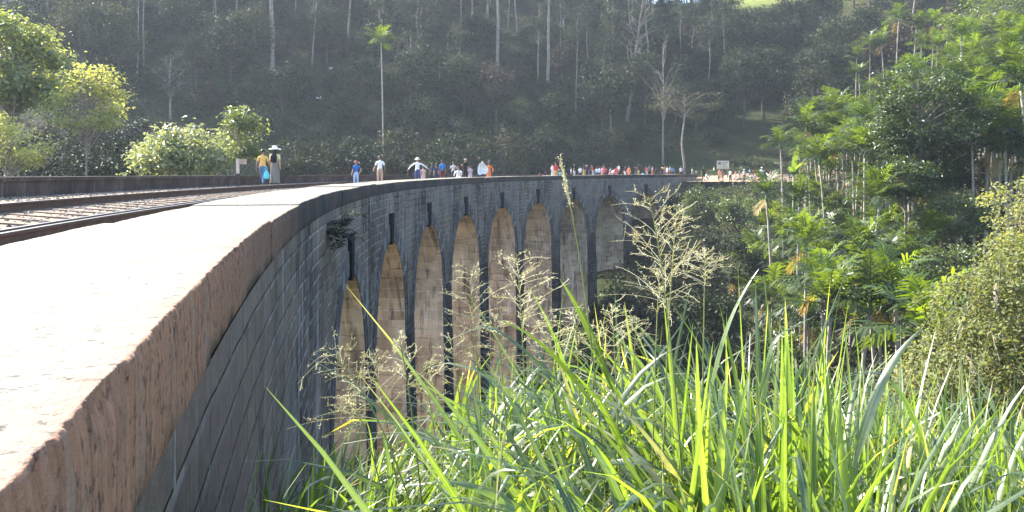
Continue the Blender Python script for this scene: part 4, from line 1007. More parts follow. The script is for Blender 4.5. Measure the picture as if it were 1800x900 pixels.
def grass():
    rg = np.random.default_rng(12); b = MB(); N = 0
    xs, ys = [], []
    while len(xs) < 560:                                   # tufts
        y = rg.uniform(1.6, 4.8); x = rg.uniform(-1.2, .78 * y + .3)
        if x < face_x(y) + .32: continue
        xs.append(x); ys.append(y)
    for x, y in zip(xs, ys):
        g = T1(x, y); top = np.interp(x * 2.4 / max(y, 2.0), GX, GZ) - max(0, y - 2.4) * np.interp(x * 2.4 / y, [-.7, -.1, .1, .6, 1.0, 1.5], [.34, .28, .20, .18, .28, .30]) + (-.06 if y < 1.9 else 0)
        if x < face_x(y) + .6: top = min(top, .40 - .30 * y)
        H = max(.35, top - g) * rg.uniform(.72, 1.02); k = rg.integers(11, 18)
        xe = x * 2.4 / y; left = .02 < xe < .95 and rg.random() < (.85 if xe < .7 else .55); leanaz = math.pi + rg.normal() * .3 if left else rg.uniform(0, 6.28)
        hb = np.abs(rg.uniform(0.05, .74, k)) * H
        base = np.stack([x + rg.normal(size=k) * .07 + math.cos(leanaz) * hb * .12, y + rg.normal(size=k) * .07, g + hb], -1)
        az = leanaz + rg.normal(size=k) * .8 + rg.choice([0, 0, 0, math.pi], k)
        lean = np.abs(rg.normal(size=k) * .26 + .26); curl = np.abs(rg.normal(size=k) * .8 + 1.0)
        if left: lean += .30; curl += rg.uniform(0, .7, k); az = leanaz + rg.normal(size=k) * .45
        elif xe > .75: lean *= .8; curl *= .85
        if xe < .1: az = rg.normal(size=k) * .9
        kink = np.where(rg.random(k) < .18, rg.uniform(.5, 1.6, k), 0)
        L = (H - hb) * rg.uniform(.95, 1.35, k) * ((.72 if xe < .3 else 1.05) if left else .85 if xe < .1 else 1) + .06
        w = rg.uniform(.012, .034, k); tint = np.where(rg.random(k) < .045, rg.uniform(.88, 1, k), rg.uniform(0, .85, k))
        blades(b, base, az, lean, curl, L, w, tint, rg, kink)
        for _ in range(2):                                 # stems
            e = np.array([x + math.cos(leanaz) * H * .25 * rg.random(), y, g + H * rg.uniform(.5, .8)])
            b.tube(bend((x + rg.normal() * .05, y + rg.normal() * .05, g - .05), e, 5, 0, rg), np.linspace(.006, .004, 5), 4, 0, .6, False)
    # spikes of young leaves standing above the clump
    k = 64; y = rg.uniform(1.9, 3.2, k); px = np.concatenate([rg.uniform(1180, 1560, 44), rg.uniform(1560, 1850, 20)]); x = (px - 900) / FPX * y
    g = Tz(x, y); top = np.interp(x * 2.4 / y, GX, GZ) + rg.uniform(-.06, .16, k)
    L = rg.uniform(.5, .8, k); base = np.stack([x, y, top - L * .96], -1)
    blades(b, base, rg.uniform(0, 6.28, k), np.abs(rg.normal(size=k) * .09), np.abs(rg.normal(size=k) * .12), L, rg.uniform(.016, .032, k), rg.uniform(.3, .85, k), rg)
    # a few big arching leaves across the front of the clump
    big = [(1000, 690, 2.3, math.pi, .75, .7, .46), (1050, 720, 2.2, math.pi + .3, .6, 1.0, .5), (1240, 720, 2.2, .2, .2, .5, .42), (1330, 760, 2.2, .1, .12, .3, .40), (1010, 690, 2.4, math.pi, .30, .35, .36), (1080, 690, 2.4, math.pi - .1, .35, .3, .38), (1640, 820, 2.2, math.pi, .3, 1.1, .45), (1500, 820, 2.0, .3, .3, .6, .4)]
    A = np.array(big); P = np.stack([(A[:, 0] - 900) / FPX * A[:, 2], A[:, 2], EYE - (A[:, 1] - 300) / FPX * A[:, 2]], -1)
    blades(b, P, A[:, 3], A[:, 4], A[:, 5], A[:, 6], np.full(len(A), .036), rg.uniform(.1, .6, len(A)), rg, np.where(np.arange(len(A)) % 3 == 0, .8, 0), 14)
    # short cover below
    k = 5200; y = rg.uniform(1.0, 8.5, k); x = rg.uniform(-1.3, 7.5, k); ok = np.array([a > face_x(c) + .12 for a, c in zip(x, y)]) & (x < .9 * y + 1); x, y = x[ok], y[ok]; k = len(x)
    blades(b, np.stack([x, y, Tz(x, y) - .03], -1), rg.uniform(0, 6.28, k), np.abs(rg.normal(size=k) * .4), np.abs(rg.normal(size=k) * .9), rg.uniform(.35, .8, k), rg.uniform(.01, .026, k), np.where(rg.random(k) < .2, rg.uniform(.88, 1, k), rg.uniform(0, .8, k)), rg)
    tag(b.obj('tall_grass', M['grass'], smooth=True), 'thick clump of broad bladed guinea grass on the near bank', 'grass', kind='stuff')
grass()

def seed_stalk(px_top, py_top, Y, px_b, py_b, label, group=None, narrow=False, size=.3, seed=0, nb=20):
    rg = np.random.default_rng(900 + seed)
    tip = np.array(ray(px_top, py_top, Y)); low = np.array(ray(px_b, py_b, Y)); d = unit(low - tip)
    g = T1(low[0], low[1]); bt = np.array([low[0] + d[0] * .3, low[1], g]);
    t = np.linspace(0, 1, 16)[:, None]
    P = (1 - t) ** 2 * bt + 2 * t * (1 - t) * (low + (low - tip) * .25) + t ** 2 * tip
    P0 = bt.copy(); P = P - P0
    o = thing('grass_seed_stalk', label, 'grass stalk', tuple(P0), 0, group)
    b = MB(); b.tube(P, np.linspace(.0042, .0012, 16), 5, 0, .5, False); b.obj('stem', M['culm'], o, True)
    c = MB(); arc = np.linspace(0, 1, 16)
    tl = np.linalg.norm(np.diff(P, axis=0), axis=1).sum(); f0 = 1 - min(.75, size * 1.25 / tl)
    for i in range(nb):
        f = f0 + (1 - f0) * (i / nb) ** .9; p = np.array([np.interp(f, arc, P[:, a]) for a in range(3)])
        ax = unit(np.array([np.interp(min(1, f + .05), arc, P[:, a]) - np.interp(f - .05, arc, P[:, a]) for a in range(3)]))
        for _ in range(1 if narrow else rg.integers(1, 3)):
            r = unit(rg.normal(size=3)); r = unit(r - (r @ ax) * ax)
            L = size * (.30 if narrow else rg.uniform(.28, .6)) * (1.1 - .75 * (i / nb)); op = .16 if narrow else rg.uniform(.7, 1.25)
            tt = np.linspace(0, 1, 8)[:, None]; dr = unit(ax * math.cos(op) + r * math.sin(op))
            Q = p + dr * L * tt + np.array([0, 0, -1]) * L * (.25 if not narrow else .08) * tt ** 2 + rg.normal(size=3) * L * .05 * tt ** 2
            c.tube(Q, np.linspace(.0008, .0004, 8), 3, 0, .5, False)
            ns = int(L / (.007 if narrow else .024)); fs = rg.uniform(.15, 1, ns); S = np.stack([np.interp(fs, tt[:, 0], Q[:, a]) for a in range(3)], -1) + rg.normal(size=(ns, 3)) * .0035
            c.leaves(S, .0065 if narrow else .0052, rg, .2, None, .5, 0, None, .5)
            if not narrow:
                for k in range(rg.integers(1, 4)):
                    q0 = Q[rg.integers(2, 7)]; e = q0 + unit(dr + rg.normal(size=3) * .6) * L * rg.uniform(.15, .35)
                    c.tube(np.array([q0, (q0 + e) / 2 + [0, 0, -.004], e]), .0007, 3, 0, .5, False)
                    ns = 3; S = q0 + (e - q0) * rg.random((ns, 1)) + rg.normal(size=(ns, 3)) * .003
                    c.leaves(S, .0050, rg, .2, None, .5, 0, None, .5)
    c.obj('seed_head', M['straw'], o)
seed_stalk(985, 280, 2.3, 1050, 540, 'tallest grass stalk with narrow seed head rising above the far parapet line', narrow=True, size=.20, seed=1, nb=26)
seed_stalk(1140, 345, 2.2, 1185, 520, 'wide feathery seed stalk, tallest of the open ones', size=.46, seed=2, nb=26)
seed_stalk(1190, 370, 2.4, 1170, 560, 'feathery seed stalk close behind the tallest open one', size=.36, seed=3)
seed_stalk(1240, 440, 2.3, 1236, 560, 'thin feathery seed stalk beside the folded yellow blade', size=.2, seed=4)
seed_stalk(908, 445, 2.4, 925, 620, 'dense bushy seed stalk against the sunlit stone pier', size=.36, seed=5, nb=22)
seed_stalk(822, 470, 2.5, 845, 620, 'fine airy seed stalk left of the dense bushy one', size=.32, seed=6, nb=18)
seed_stalk(568, 612, 2.1, 700, 690, 'seed stalk bending far left across the black wall', size=.36, seed=7, nb=18)
for i, (a, b_, c_, d_) in enumerate([(700, 590, 735, 720), (650, 625, 690, 720), (740, 640, 770, 730), (1010, 545, 1020, 640), (1075, 540, 1085, 640), (1120, 560, 1110, 640), (960, 560, 985, 650), (790, 590, 815, 690), (1050, 585, 1040, 660), (870, 560, 890, 660), (610, 690, 665, 760), (1160, 470, 1150, 600)]):
    seed_stalk(a, b_, rng.uniform(2.2, 2.7), c_, d_, 'small feathery seed stalk among the grass tips before the arches', 'small seed stalks in the grass', size=rng.uniform(.20, .30), seed=20 + i, nb=14)

# fern rooted in the wall
def wall_fern():
    p = W(-14.0, -.02, -.75); o = thing('wall_fern', 'small dark fern rooted high in the black wall face', 'fern', tuple(p)); rg = np.random.default_rng(5); b = MB()
    for i in range(22): frond(b, rg.normal(size=3) * np.array([.18, .2, .14]) + [.05, 0, 0], rg.normal() * 1.1, rg.uniform(.3, 1.4), rg.uniform(.3, .55), rg, 0, 1.3, rg.random(), 10)
    b.obj('fronds', M['leaf_hill'], o)
wall_fern()

# ------------------------------------------------------------------ people
_cl = {}
def cloth(c, rough=0.85):
    k = tuple(round(x, 3) for x in c)
    if k not in _cl: _cl[k] = plain('woven_cloth', k, rough, .12, 30, .2)
    return _cl[k]
SKIN = plain('brown_skin', (.24, .13, .085), .55, .1, 20); SKINL = plain('tan_skin', (.42, .26, .19), .55, .1, 20)
HAIR = plain('black_hair', (.012, .010, .009), .5, .2, 40); SHOE = plain('dark_shoe', (.04, .035, .03), .6, .2, 20)
EYE_M = plain('dark_eye', (.02, .015, .012), .3, .1, 20)
JEANS = (.10, .17, .32); NAVY = (.03, .04, .09); BLACK = (.014, .014, .018); WHITE = (.80, .80, .80)

def skeleton(pose):
    J = {}; B = []
    def j(n, p, r): J[n] = (np.array(p, float), r)
    ln = pose.get('lean', 0.0)
    def up(z, y=0.0):            # torso leans forward about the hips
        dz = z - .52; return (0, math.sin(ln) * dz + y * math.cos(ln), .52 + math.cos(ln) * dz)
    j('pelvis', (0, 0, .52), (.082, .062)); j('waist', up(.61), (.074, .056)); j('chest', up(.73, .005), (.088, .062)); j('nb', up(.815), (.05, .042))
    j('neck', up(.848, .004), (.031, .031)); j('h1', up(.885, .012), (.042, .048)); j('h2', up(.932, .014), (.052, .060)); j('h3', up(.972, .006), (.036, .042))
    B += [('pelvis', 'waist', 'torso'), ('waist', 'chest', 'torso'), ('chest', 'nb', 'torso'), ('nb', 'neck', 'neck'), ('neck', 'h1', 'head'), ('h1', 'h2', 'head'), ('h2', 'h3', 'head')]
    for sd, sx in (('L', -1), ('R', 1)):
        ab, fw, fl, ab2 = pose.get('arm' + sd, (.12, 0, .25, .08))
        s = np.array(up(.790)) + np.array([sx * .108, 0, 0]); j('sh' + sd, s, (.038, .036))
        ub = np.array([sx * math.sin(ab), math.sin(fw) * math.cos(ab), -math.cos(fw) * math.cos(ab)]); e = s + ub * .178; j('el' + sd, e, (.027, .027))
        fb = np.array([sx * math.sin(ab2), math.sin(fw + fl) * math.cos(ab2), -math.cos(fw + fl) * math.cos(ab2)]); w = e + fb * .148; j('wr' + sd, w, (.019, .017)); j('hd' + sd, w + fb * .045, (.021, .012))
        J['fb' + sd] = (fb, 0)
        B += [('chest', 'sh' + sd, 'torso'), ('sh' + sd, 'el' + sd, 'uarm'), ('el' + sd, 'wr' + sd, 'farm'), ('wr' + sd, 'hd' + sd, 'hand')]
        f, kf, la = pose.get('leg' + sd, (0, .04, .03))
        h = np.array([sx * .052, 0, .495]); j('hip' + sd, h, (.062, .060))
        tb = np.array([sx * math.sin(la), math.sin(f) * math.cos(la), -math.cos(f) * math.cos(la)]); k = h + tb * .232; j('kn' + sd, k, (.040, .042))
        a = f - kf; sb = np.array([0, math.sin(a), -math.cos(a)]); an = k + sb * .225; j('an' + sd, an, (.027, .028)); j('to' + sd, an + np.array([sx * .012, .085, -.022]), (.024, .016))
        B += [('pelvis', 'hip' + sd, 'torso'), ('hip' + sd, 'kn' + sd, 'thigh'), ('kn' + sd, 'an' + sd, 'shin'), ('an' + sd, 'to' + sd, 'foot')]
    return J, B

_pend = []
def solve_off(px, o):
    t = (px - 900) / FPX; r = RB + o; A = 1 + t * t; Bq = -2 * (t * CX + CY); Cq = CX * CX + CY * CY - r * r
    Y = (-Bq + math.sqrt(max(0, Bq * Bq - 4 * A * Cq))) / (2 * A); X = t * Y
    return X, Y, RB * math.asin((Y - CY) / r)
def person(px, py, label, top, bottom, o=3.4, Y=None, group=None, **k):
    if Y is None:
        X, Y, s = solve_off(px, o); z = (0.0 if o < 1.4 else deckz(o, s)) - .005
    else:
        X = (px - 900) / FPX * Y; z = k.pop('z') if 'z' in k else max(T1(X, Y), -.95) + .06
    zh = EYE + (300 - py) / FPX * Y
    _pend.append(dict(loc=(X, Y, z), H=zh - z, label=label, top=top, bottom=bottom, group=group, **k))
WALK = dict(armL=(.15, -.35, .3, .1), armR=(.15, .3, .4, .05), legL=(.42, .1, .03), legR=(-.22, .32, .03))
WALK2 = dict(armL=(.15, .3, .4, .05), armR=(.15, -.3, .3, .1), legL=(-.22, .3, .03), legR=(.4, .1, .03))
STAND = dict(armL=(.14, .05, .25, .06), armR=(.12, 0, .2, .06), legL=(0, .03, .05), legR=(.03, .05, .05))
PHONE = dict(armL=(.25, .5, 1.6, -.15), armR=(.25, .5, 1.5, -.15), legL=(0, .03, .05), legR=(.03, .05, .05))
WIDE = dict(armL=(1.0, .15, .15, .85), armR=(.95, .1, .2, .6), legL=(0, .03, .07), legR=(.03, .05, .06))
HIPS = dict(armL=(.7, -.1, .5, -.35), armR=(.14, .1, .4, .06), legL=(0, .03, .06), legR=(.06, .1, .06))
SIT = dict(armL=(.15, .5, .5, .0), armR=(.15, .4, .6, .0), legL=(1.45, 1.4, .10), legR=(1.4, 1.45, .1), lean=.18)
CROUCH = dict(armL=(.2, .9, .4, 0), armR=(.2, .8, .5, 0), legL=(1.9, 2.3, .15), legR=(1.6, 2.2, .15), lean=.45)
AW, TO = 0.0, math.pi      # facing away from / towards the camera

person(462, 261.5, 'man in orange yellow shirt and jeans walking away along the track', (.72, .42, .12), JEANS, o=5.75, pose=WALK, face=AW + .05, skin=0)
person(483, 257, 'woman in wide white hat and grey patterned skirt walking away with black backpack', (.72, .66, .34), (.20, .19, .17), o=5.55, pose=WALK2, face=AW, hat='wide', skirt=True, long=True, pack=True, skin=1)
person(626, 282, 'child in bright blue top and pale jeans standing on the track', (.03, .13, .42), (.35, .48, .66), o=3.6, pose=WIDE if 0 else HIPS, face=TO + .3, capcol=(.5, .2, .2), skin=1)
person(668, 273, 'man in loose white shirt and tan trousers facing the camera', WHITE, (.48, .33, .24), o=3.6, pose=dict(STAND, armR=(.35, .1, .5, .2), armL=(.3, .1, .4, .2)), face=TO, skin=0)
person(734, 277, 'person in straw hat and white blouse holding both arms out', (.82, .78, .76), (.06, .09, .22), o=3.2, pose=WIDE, face=TO, hat='straw', skin=1, sleeve='long')
person(721, 288, 'dark clothed person partly behind the straw hat person', BLACK, BLACK, o=4.6, pose=STAND, face=TO, sleeve='long')
person(744, 292, 'child in pale pink dress right beside the straw hat person', (.66, .45, .42), (.66, .45, .42), o=2.9, pose=STAND, face=AW, skirt=True, skin=1)
person(760, 288, 'left one of two navy clothed people standing close together', NAVY, (.03, .03, .05), o=4.2, pose=STAND, face=TO + .4)
person(766.5, 289, 'right one of two navy clothed people standing close together', (.04, .05, .10), NAVY, o=3.6, pose=STAND, face=TO - .3, skin=1)
person(777.5, 281, 'man in mid blue shirt and dark red shorts', (.05, .19, .48), (.16, .035, .04), o=3.3, pose=STAND, face=AW, shorts=True)
person(797, 284, 'person in grey white top with dark band and dark trousers', (.50, .50, .55), NAVY, o=3.8, pose=PHONE, face=TO, skin=1)
person(806, 292, 'seated person in white dress with brown hair', (.80, .78, .78), (.82, .80, .80), o=2.4, pose=CROUCH, face=TO, skirt=False, skin=1, haircol=(.22, .09, .04))
person(818, 278.5, 'tall person all in black with tan cap raising a forearm', BLACK, BLACK, o=3.2, pose=dict(STAND, armR=(.6, .9, .8, .5)), face=TO - .5, capcol=(.42, .30, .2), skin=1)
person(826.5, 291, 'child in lilac dress beside the tall black clothed person', (.50, .42, .52), (.50, .42, .52), o=3.0, pose=STAND, face=AW, skirt=True)
person(859.5, 284, 'person wrapped in orange red robe holding a billowing white cloth', (.78, .20, .05), (.74, .22, .08), o=2.2, pose=dict(HIPS, armR=(.9, .2, .3, .6)), face=TO - .4, skirt=True, sleeve='long')
# far bend
F = [(946, 303, 'low dark red clad figure left of the cluster at the far bend', (.16, .03, .03), BLACK, 2.4, CROUCH, {}),
 (960, 300, 'dark clad figure sitting left of the white and red clad pair', BLACK, NAVY, 2.3, CROUCH, {}),
 (971, 287.5, 'person in white half hidden behind the red shirted one at far bend', WHITE, WHITE, 3.8, STAND, {'skin': 1}),
 (977, 285, 'person in red shirt and mustard trousers standing tall at the far bend', (.62, .05, .05), (.60, .40, .10), 2.6, STAND, {'skin': 1}),
 (986, 298, 'person in pale blue sitting beside the red shirted one', (.42, .58, .75), NAVY, 2.2, CROUCH, {}),
 (1020, 292, 'person in clean white shirt seen from behind at the far bend', WHITE, NAVY, 2.6, STAND, {}),
 (1032, 290, 'dark dressed person with light cap right of the white shirt', BLACK, BLACK, 3.2, HIPS, {'capcol': (.5, .45, .4)}),
 (1038, 295, 'dark blue clad person leaning beside the light capped one', NAVY, NAVY, 2.2, STAND, {}),
 (1049, 293, 'person in white shirt left of a blue dressed one', WHITE, NAVY, 3.0, STAND, {}),
 (1054, 292, 'person in light blue shirt with dark hair in the dense crowd', (.40, .55, .75), NAVY, 2.4, STAND, {'long': True}),
 (1064, 293, 'person in crimson top left of the pink one', (.52, .05, .10), BLACK, 3.0, STAND, {}),
 (1070, 298, 'short person in salmon pink', (.75, .32, .34), (.70, .40, .40), 2.3, CROUCH, {}),
 (1077, 296, 'person in white leaning between pink and red ones', WHITE, (.4, .5, .7), 2.6, STAND, {}),
 (1084, 292, 'person in pinkish red dress at right end of the dense crowd', (.68, .12, .16), (.64, .14, .18), 2.5, STAND, {'skirt': True}),
 (1106, 291, 'lone person in orange red dress at the far bend', (.70, .17, .10), (.66, .18, .11), 2.4, STAND, {'skirt': True, 'skin': 1}),
 (1118, 298, 'dim grey clad person right of the orange red dress', (.12, .13, .16), BLACK, 2.4, STAND, {}),
 (1131, 301, 'small person in sky blue near the far parapet end', (.30, .52, .72), (.5, .6, .7), 2.0, CROUCH, {}),
 (1142, 289, 'tall dim person in slate clothes near the far parapet end', (.10, .13, .17), BLACK, 2.6, STAND, {}),
 (1153, 297, 'dark clad person right of the tall slate one', BLACK, BLACK, 2.4, STAND, {}),
 (1164, 294, 'person with white cap and dark clothes at the far parapet', NAVY, BLACK, 2.4, STAND, {'capcol': WHITE}),
 (1173, 291.5, 'person in cream shirt sitting upright on the far parapet', (.80, .72, .55), NAVY, 2.4, STAND, {'skin': 1}),
 (1184, 292, 'person in slate blue bending beside the cream shirted one', (.16, .24, .42), NAVY, 2.4, dict(STAND, lean=.5), {}),
 (1217, 294, 'left of two pale dressed people at the end of the parapet', (.68, .60, .48), (.5, .45, .38), 2.0, STAND, {'skin': 1}),
 (1224, 297, 'right of two pale dressed people at the end of the parapet', (.62, .58, .52), (.4, .4, .4), 1.8, STAND, {})]
pal = [('white', WHITE), ('red', (.55, .06, .06)), ('pale blue', (.40, .55, .72)), ('black', BLACK), ('pink', (.70, .30, .36)), ('yellow', (.72, .55, .16)), ('navy', NAVY), ('orange', (.74, .30, .10))]
spots = [1004, 1010, 1027, 1043, 1059, 1061, 1073, 1081, 1088, 1099, 1123, 1138, 1147, 1168, 1178, 1180, 1197]
for i, px in enumerate(spots):
    nm, tc = pal[(i * 3) % 8]; nb_, bc = pal[(i * 5 + 3) % 8]; tc = tuple(c * .7 for c in tc); bc = tuple(c * .6 for c in bc)
    X_, Y_, s_ = solve_off(px, 3.0 + .5 * (i % 4))
    person(px, 300 - (rng.uniform(.3, .95)) * FPX / Y_, 'far bend person, %s top, %s bottoms, %s' % (nm, nb_, 'left of the dense crowd' if px < 1045 else 'in the dense crowd' if px < 1092 else 'between orange red and slate figures' if px < 1142 else 'near the parapet end'), tc, bc, o=3.0 + .5 * (i % 4), pose=[STAND, HIPS, PHONE, dict(STAND, lean=.3)][i % 4], face=rng.uniform(0, 6.28), skin=i % 2, **({'skirt': True} if i % 5 == 2 else {}))
for px, py, lab, tc, bc, o_, ps, kw in F: person(px, py, lab, tc, bc, o=o_, pose=ps, face=TO + rng.normal() * .6, **kw)
G = [(1237, 292, 99, 'thin dark figure on the path left of the sign', BLACK, BLACK, STAND, {}),
 (1240, 303, 95, 'person in white crouching at the path corner', WHITE, (.6, .55, .5), CROUCH, {}),
 (1255, 292, 102, 'person in white shirt just left of the sign board', WHITE, BLACK, STAND, {}),
 (1265, 296, 98, 'person in orange and white under the sign board', (.72, .34, .20), (.6, .5, .45), STAND, {'skin': 1}),
 (1270, 298, 96, 'bare legged person in brown under the sign board', (.34, .16, .10), (.40, .24, .18), STAND, {'shorts': True, 'skin': 1}),
 (1284, 297, 94, 'person in white shirt and black trousers right of the sign', WHITE, BLACK, STAND, {}),
 (1293, 299, 95, 'person in orange red top and pale skirt on the path', (.80, .22, .12), (.6, .45, .4), STAND, {'skin': 1}),
 (1300, 298, 99, 'person in dull tan clothes behind the orange red top', (.32, .28, .22), (.2, .18, .16), STAND, {}),
 (1308, 297, 95, 'person in white shirt and white cap on the path', WHITE, NAVY, STAND, {'capcol': WHITE}),
 (1318, 296, 99, 'person in pale blue behind the seated pale one', (.42, .58, .75), NAVY, STAND, {}),
 (1324, 297, 99, 'person in dark red right of the pale blue one on path', (.42, .06, .08), BLACK, STAND, {}),
 (1320, 305, 94, 'pale dressed person sitting at the path edge', (.76, .68, .62), (.7, .6, .55), CROUCH, {'skin': 1}),
 (1334, 296, 98, 'dark clad person left of the white one near the banana plant', NAVY, BLACK, STAND, {}),
 (1339, 293.5, 96, 'person in white with white cap near the banana plant', WHITE, NAVY, STAND, {'capcol': WHITE}),
 (1346, 297, 95, 'dark clad person with backpack shape near the banana plant', BLACK, BLACK, STAND, {'pack': True}),
 (1355, 299, 94, 'person in pink top and white trousers, last on the path', (.66, .30, .34), WHITE, STAND, {'skin': 1})]
for px, py, Y, lab, tc, bc, ps, kw in G: person(px, py, lab, tc, bc, Y=Y, pose=ps, face=TO + rng.normal() * .9, **kw)
hx, hy, hz_ = on_ray(429, 200, 0, 95)
person(429, 181, 'tiny person in white standing up on the left hillside', WHITE, (.5, .55, .65), Y=hy, z=hz_, pose=STAND, face=TO)

def build_people():
    tmp = []
    for p in _pend:
        J, B = skeleton(p['pose']); names = [n for n in J if not n.startswith('fb')]
        mn = min(J['to' + s][0][2] for s in 'LR') - .018; mn = min(mn, min(J['an' + s][0][2] for s in 'LR') - .03)
        for n in names: J[n] = (J[n][0] - np.array([0, 0, mn]), J[n][1])
        hh = J['h3'][0][2] + .036; full = .995
        p['sc'] = p['H'] / hh if p['pose'] not in (CROUCH,) else p['H'] / hh
        p['J'], p['B'] = J, B
        me = bpy.data.meshes.new('body'); idx = {n: i for i, n in enumerate(names)}
        me.from_pydata([tuple(J[n][0]) for n in names], [(idx[a], idx[b_]) for a, b_, _ in B], [])
        o = bpy.data.objects.new('body_tmp', me); COL.objects.link(o)
        md = o.modifiers.new('s', 'SKIN'); md.use_smooth_shade = True
        if not me.skin_vertices: me.attributes  # layer is made with the modifier
        if not me.skin_vertices:
            import bmesh
            bm = bmesh.new(); bm.from_mesh(me); bm.verts.layers.skin.verify(); bm.to_mesh(me); bm.free()
        sv = me.skin_vertices[0].data
        for n in names: sv[idx[n]].radius = J[n][1]; sv[idx[n]].use_root = n == 'pelvis'
        s2 = o.modifiers.new('d', 'SUBSURF'); s2.levels = 1; s2.render_levels = 1
        tmp.append(o)
    dg = bpy.context.evaluated_depsgraph_get(); dg.update()
    for p, o in zip(_pend, tmp):
        ev = o.evaluated_get(dg); m = ev.to_mesh(); n = len(m.vertices); V = np.empty(n * 3); m.vertices.foreach_get('co', V); V = V.reshape(-1, 3)
        Q = np.array([tuple(f.vertices) for f in m.polygons if len(f.vertices) == 4]); T_ = np.array([tuple(f.vertices) for f in m.polygons if len(f.vertices) == 3]).reshape(-1, 3)
        ev.to_mesh_clear()
        p['geo'] = (V, Q, T_)
    for o in tmp:
        me = o.data; bpy.data.objects.remove(o); bpy.data.meshes.remove(me)
    for p in _pend:
        J, B = p['J'], p['B']; V, Q, T_ = p['geo']
        def cls(F):
            if len(F) == 0: return np.zeros(0, int)
            C = V[F].mean(1); best = np.full(len(C), 9.0); lab = np.zeros(len(C), int)
            for a, b_, nm in B:
                A_, Bv = J[a][0], J[b_][0]; d = Bv - A_; t = np.clip(((C - A_) @ d) / (d @ d), 0, 1)
                ds = np.linalg.norm(C - A_ - t[:, None] * d, axis=1) / (J[a][1][0] * (1 - t) + J[b_][1][0] * t + .01)
                v = {'torso': 1, 'neck': 0, 'head': 0, 'uarm': 1, 'farm': 0, 'hand': 0, 'thigh': 2, 'shin': 2, 'foot': 3}[nm]
                vv = np.full(len(C), v)
                if nm == 'torso': vv[(C[:, 2] < J['pelvis'][0][2] + .025)] = 2
                if nm == 'farm' and p.get('sleeve') == 'long': vv[:] = 1
                if nm == 'uarm' and p.get('sleeve') != 'long': vv[t > .75] = 0
                if nm == 'shin' and p.get('shorts'): vv[:] = 0
                u = ds < best; best[u] = ds[u]; lab[u] = vv[u]
            return lab
        root = thing('person', p['label'], 'person', p['loc'], -p['face'] if p['face'] else 0, p['group'], p['sc'])
        sk = SKINL if p.get('skin') else SKIN
        b = MB(); b.add(V, Q, None, cls(Q), 0.5)
        if len(T_): b.add(V, None, T_, cls(T_))
        for sd, sx in (('L', -1), ('R', 1)):      # fingers and thumb
            h = J['hd' + sd][0]; fb = unit(J['fb' + sd][0]); sidev = unit(np.cross(fb, [sx, .3, .1])); inn = np.cross(fb, sidev) 
            for q in range(4):
                s = h + sidev * (q - 1.5) * .0095 - fb * .004; L = (.034, .040, .037, .029)[q]
                b.tube([s, s + fb * L * .5 + inn * .003, s + fb * L * .95 + inn * .012], [.0055, .005, .0035], 5, 0)
            s = h - fb * .03 + sidev * .014; b.tube([s, s + (fb * .6 + sidev * .8) * .018, s + (fb * .9 + sidev * .5) * .034], [.006, .0055, .004], 5, 0)
        h2 = J['h2'][0]
        b.lathe([(.001, -.012), (.008, -.008), (.006, .004), (.001, .016)], 6, 0, h2 + np.array([0, .066, -.012]))
        for sx in (-1, 1):
            b.lathe([(.001, -.016), (.012, 0), (.001, .018)], 6, 0, h2 + np.array([sx * .052, -.006, -.006]), .6)
            b.lathe([(.001, -.005), (.007, 0), (.001, .005)], 6, 4, h2 + np.array([sx * .021, .052, .004]), 1, .8)
        b.tube([h2 + np.array([-.016, .054, -.038]), h2 + np.array([0, .058, -.038]), h2 + np.array([.016, .054, -.038])], .004, 4, 3)
        b.obj('body', [sk, cloth(p['top']), cloth(p['bottom']), SHOE, EYE_M], root, True)
        hc = cloth(p['haircol']) if 'haircol' in p else HAIR
        b = MB(); a = np.linspace(-.25, 1.57, 7); b.lathe([(math.cos(t) * .059, math.sin(t) * .062) for t in a], 14, 0, h2 + np.array([0, -.010, .006]), 1, 1.12)
        if p.get('long'): b.tube([h2 + np.array([0, -.045, .02]), h2 + np.array([0, -.062, -.05]), h2 + np.array([0, -.075, -.13]), h2 + np.array([0, -.08, -.23])], [.05, .055, .05, .02], 10)
        b.obj('hair', hc, root, True)
        if 'hat' in p:
            w = .155 if p['hat'] == 'wide' else .125
            b = MB(); b.lathe([(w, -.022), (w * .8, -.002), (.066, .004), (.064, .04), (.05, .066), (.001, .072)], 20, 0, h2 + np.array([0, 0, .022]), wav=.0)
            b.obj('hat', cloth((.82, .80, .76) if p['hat'] == 'wide' else (.72, .60, .40)), root, True)
        if 'capcol' in p:
            b = MB(); b.lathe([(.064, 0), (.066, .02), (.055, .05), (.001, .062)], 14, 0, h2 + np.array([0, 0, .012]), 1, 1.1)
            b.add([h2 + np.array(v) for v in [(-.05, .05, .014), (.05, .05, .014), (.035, .115, .004), (-.035, .115, .004), (-.05, .05, .02), (.05, .05, .02), (.035, .115, .01), (-.035, .115, .01)]], [(0, 1, 2, 3), (7, 6, 5, 4), (0, 4, 5, 1), (1, 5, 6, 2), (2, 6, 7, 3), (3, 7, 4, 0)])
            b.obj('cap', cloth(p['capcol']), root, True)
        if p.get('skirt'):
            pv = J['pelvis'][0]; b = MB()
            b.lathe([(.125, -pv[2] + .06), (.118, -.32), (.108, -.16), (.098, -.03), (.085, .05), (.078, .09)], 20, 0, pv, 1, .86, .10)
            b.obj('skirt', cloth(p['bottom']), root, True)
